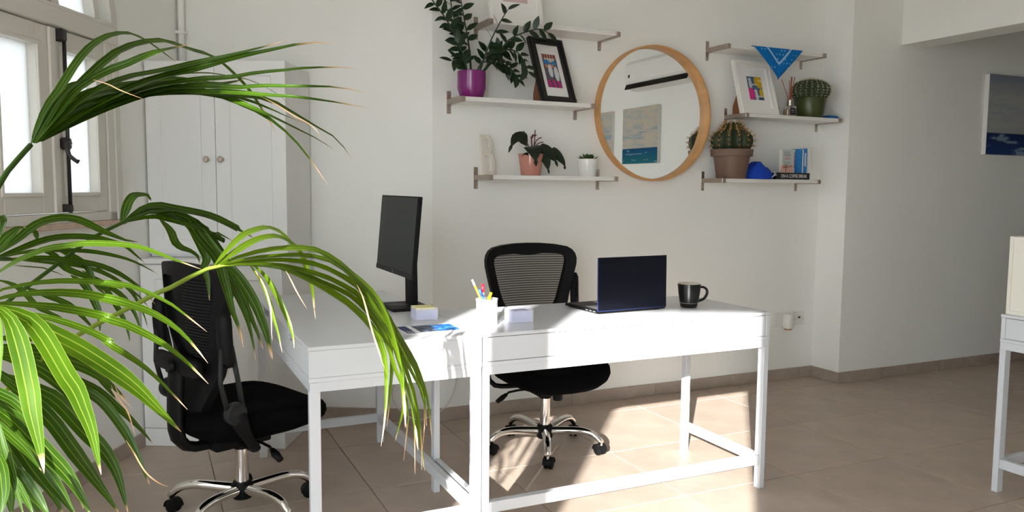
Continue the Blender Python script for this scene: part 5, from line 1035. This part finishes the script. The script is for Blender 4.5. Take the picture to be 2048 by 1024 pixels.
  ([[-1182,-621,1111],[-1164,-612,1097],[-1142,-597,1079],[-1122,-586,1060],[-1106,-579,1039],[-1094,-577,1012],[-1084,-578,984],[-1079,-585,959]],6.9,0),
  ([[-1298,-759,1086],[-1281,-751,1077],[-1260,-737,1064],[-1240,-725,1052],[-1222,-716,1039],[-1206,-709,1020],[-1190,-702,997],[-1176,-698,977]],11.4,0),
  ([[-1318,-935,1120],[-1304,-919,1114],[-1287,-900,1100],[-1274,-886,1080],[-1262,-872,1060],[-1245,-853,1045],[-1228,-834,1031],[-1216,-820,1010]],9.2,0),
  ([[-1321,-944,1019],[-1312,-933,1016],[-1298,-917,1011],[-1285,-902,1007],[-1270,-885,1002],[-1260,-873,999]],12.6,0),
  ([[-1328,-923,997],[-1309,-907,989],[-1286,-887,980],[-1261,-866,969],[-1237,-844,956],[-1213,-824,941],[-1189,-803,922],[-1166,-785,898],[-1145,-767,871],[-1124,-751,843]],21.5,0),
  ([[-1334,-883,994],[-1313,-869,988],[-1284,-847,979],[-1262,-833,961],[-1246,-826,935],[-1224,-813,911],[-1201,-798,881],[-1182,-788,855]],21.5,0),
  ([[-1250,-786,962],[-1235,-775,951],[-1214,-758,936],[-1195,-743,919],[-1180,-733,901],[-1168,-726,879],[-1155,-719,854],[-1143,-711,832]],15.6,0),
  ([[-1321,-976,996],[-1304,-965,989],[-1283,-949,977],[-1263,-936,961],[-1245,-924,943],[-1229,-915,920],[-1215,-908,895],[-1205,-907,871]],21.9,0),
 ]),
}

# ================================================================== THE PALM IN THE FOREGROUND
pal = thing('potted_palm', 'large green palm with arching fronds in the left foreground', 'potted palm', (-1.66, -1.02, 0))
POFF = Vector((-1.66, -1.02, 0))
lathe('planter', [(0, 0), (0.15, 0), (0.155, 0.005), (0.19, 0.33), (0.188, 0.335), (0.175, 0.33), (0.17, 0.30), (0, 0.30)], M_POTPALM, pal, 40); lathe('soil', [(0, 0.301), (0.171, 0.301), (0, 0.31)], M_SOIL, pal, 24)
def lprof(f): return max(0.02, min(1.0, (f / 0.30) ** 0.7 + 0.12) * (1 - max(0, (f - 0.55) / 0.45) ** 1.3 * 0.97)) if f < 0.999 else 0.02
tipf = {0: lambda f: max(0, min(1, (f - 0.985) / 0.015)), 1: lambda f: max(0, min(1, (f - 0.90) / 0.05)), 2: lambda f: min(1, 0.55 + f)}
for ky, (pp, rr, leaves) in PALM.items():
    pts = [Vector(p) / 1000 - POFF for p in pp]; rad = [r / 1000 for r in rr]
    k = {'U': 0.0, 'M': 1.1, 'D': 2.2, 'F': 3.3, 'G': 4.3, 'H': 5.3}[ky]; root = Vector((0.05 * math.cos(k), 0.05 * math.sin(k), 0.30)); last = pts[-1]
    ctl = pts + [last.lerp(root, 0.4) + Vector((-0.03, 0, 0.10)), last.lerp(root, 0.75) + Vector((-0.01, 0, 0.05)), root]
    sp = spline(ctl, 34); n = len(ctl); rads = []
    R_ = rad + [0.008, 0.010, 0.012]
    for i in range(34): x = i / 33 * (n - 1); j = min(n - 2, int(x)); rads.append(R_[j] + (R_[j + 1] - R_[j]) * (x - j))
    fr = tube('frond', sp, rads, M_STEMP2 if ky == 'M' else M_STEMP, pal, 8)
    for lpts, wmm, kind in leaves:
        L_ = [Vector(p) / 1000 - POFF for p in lpts]
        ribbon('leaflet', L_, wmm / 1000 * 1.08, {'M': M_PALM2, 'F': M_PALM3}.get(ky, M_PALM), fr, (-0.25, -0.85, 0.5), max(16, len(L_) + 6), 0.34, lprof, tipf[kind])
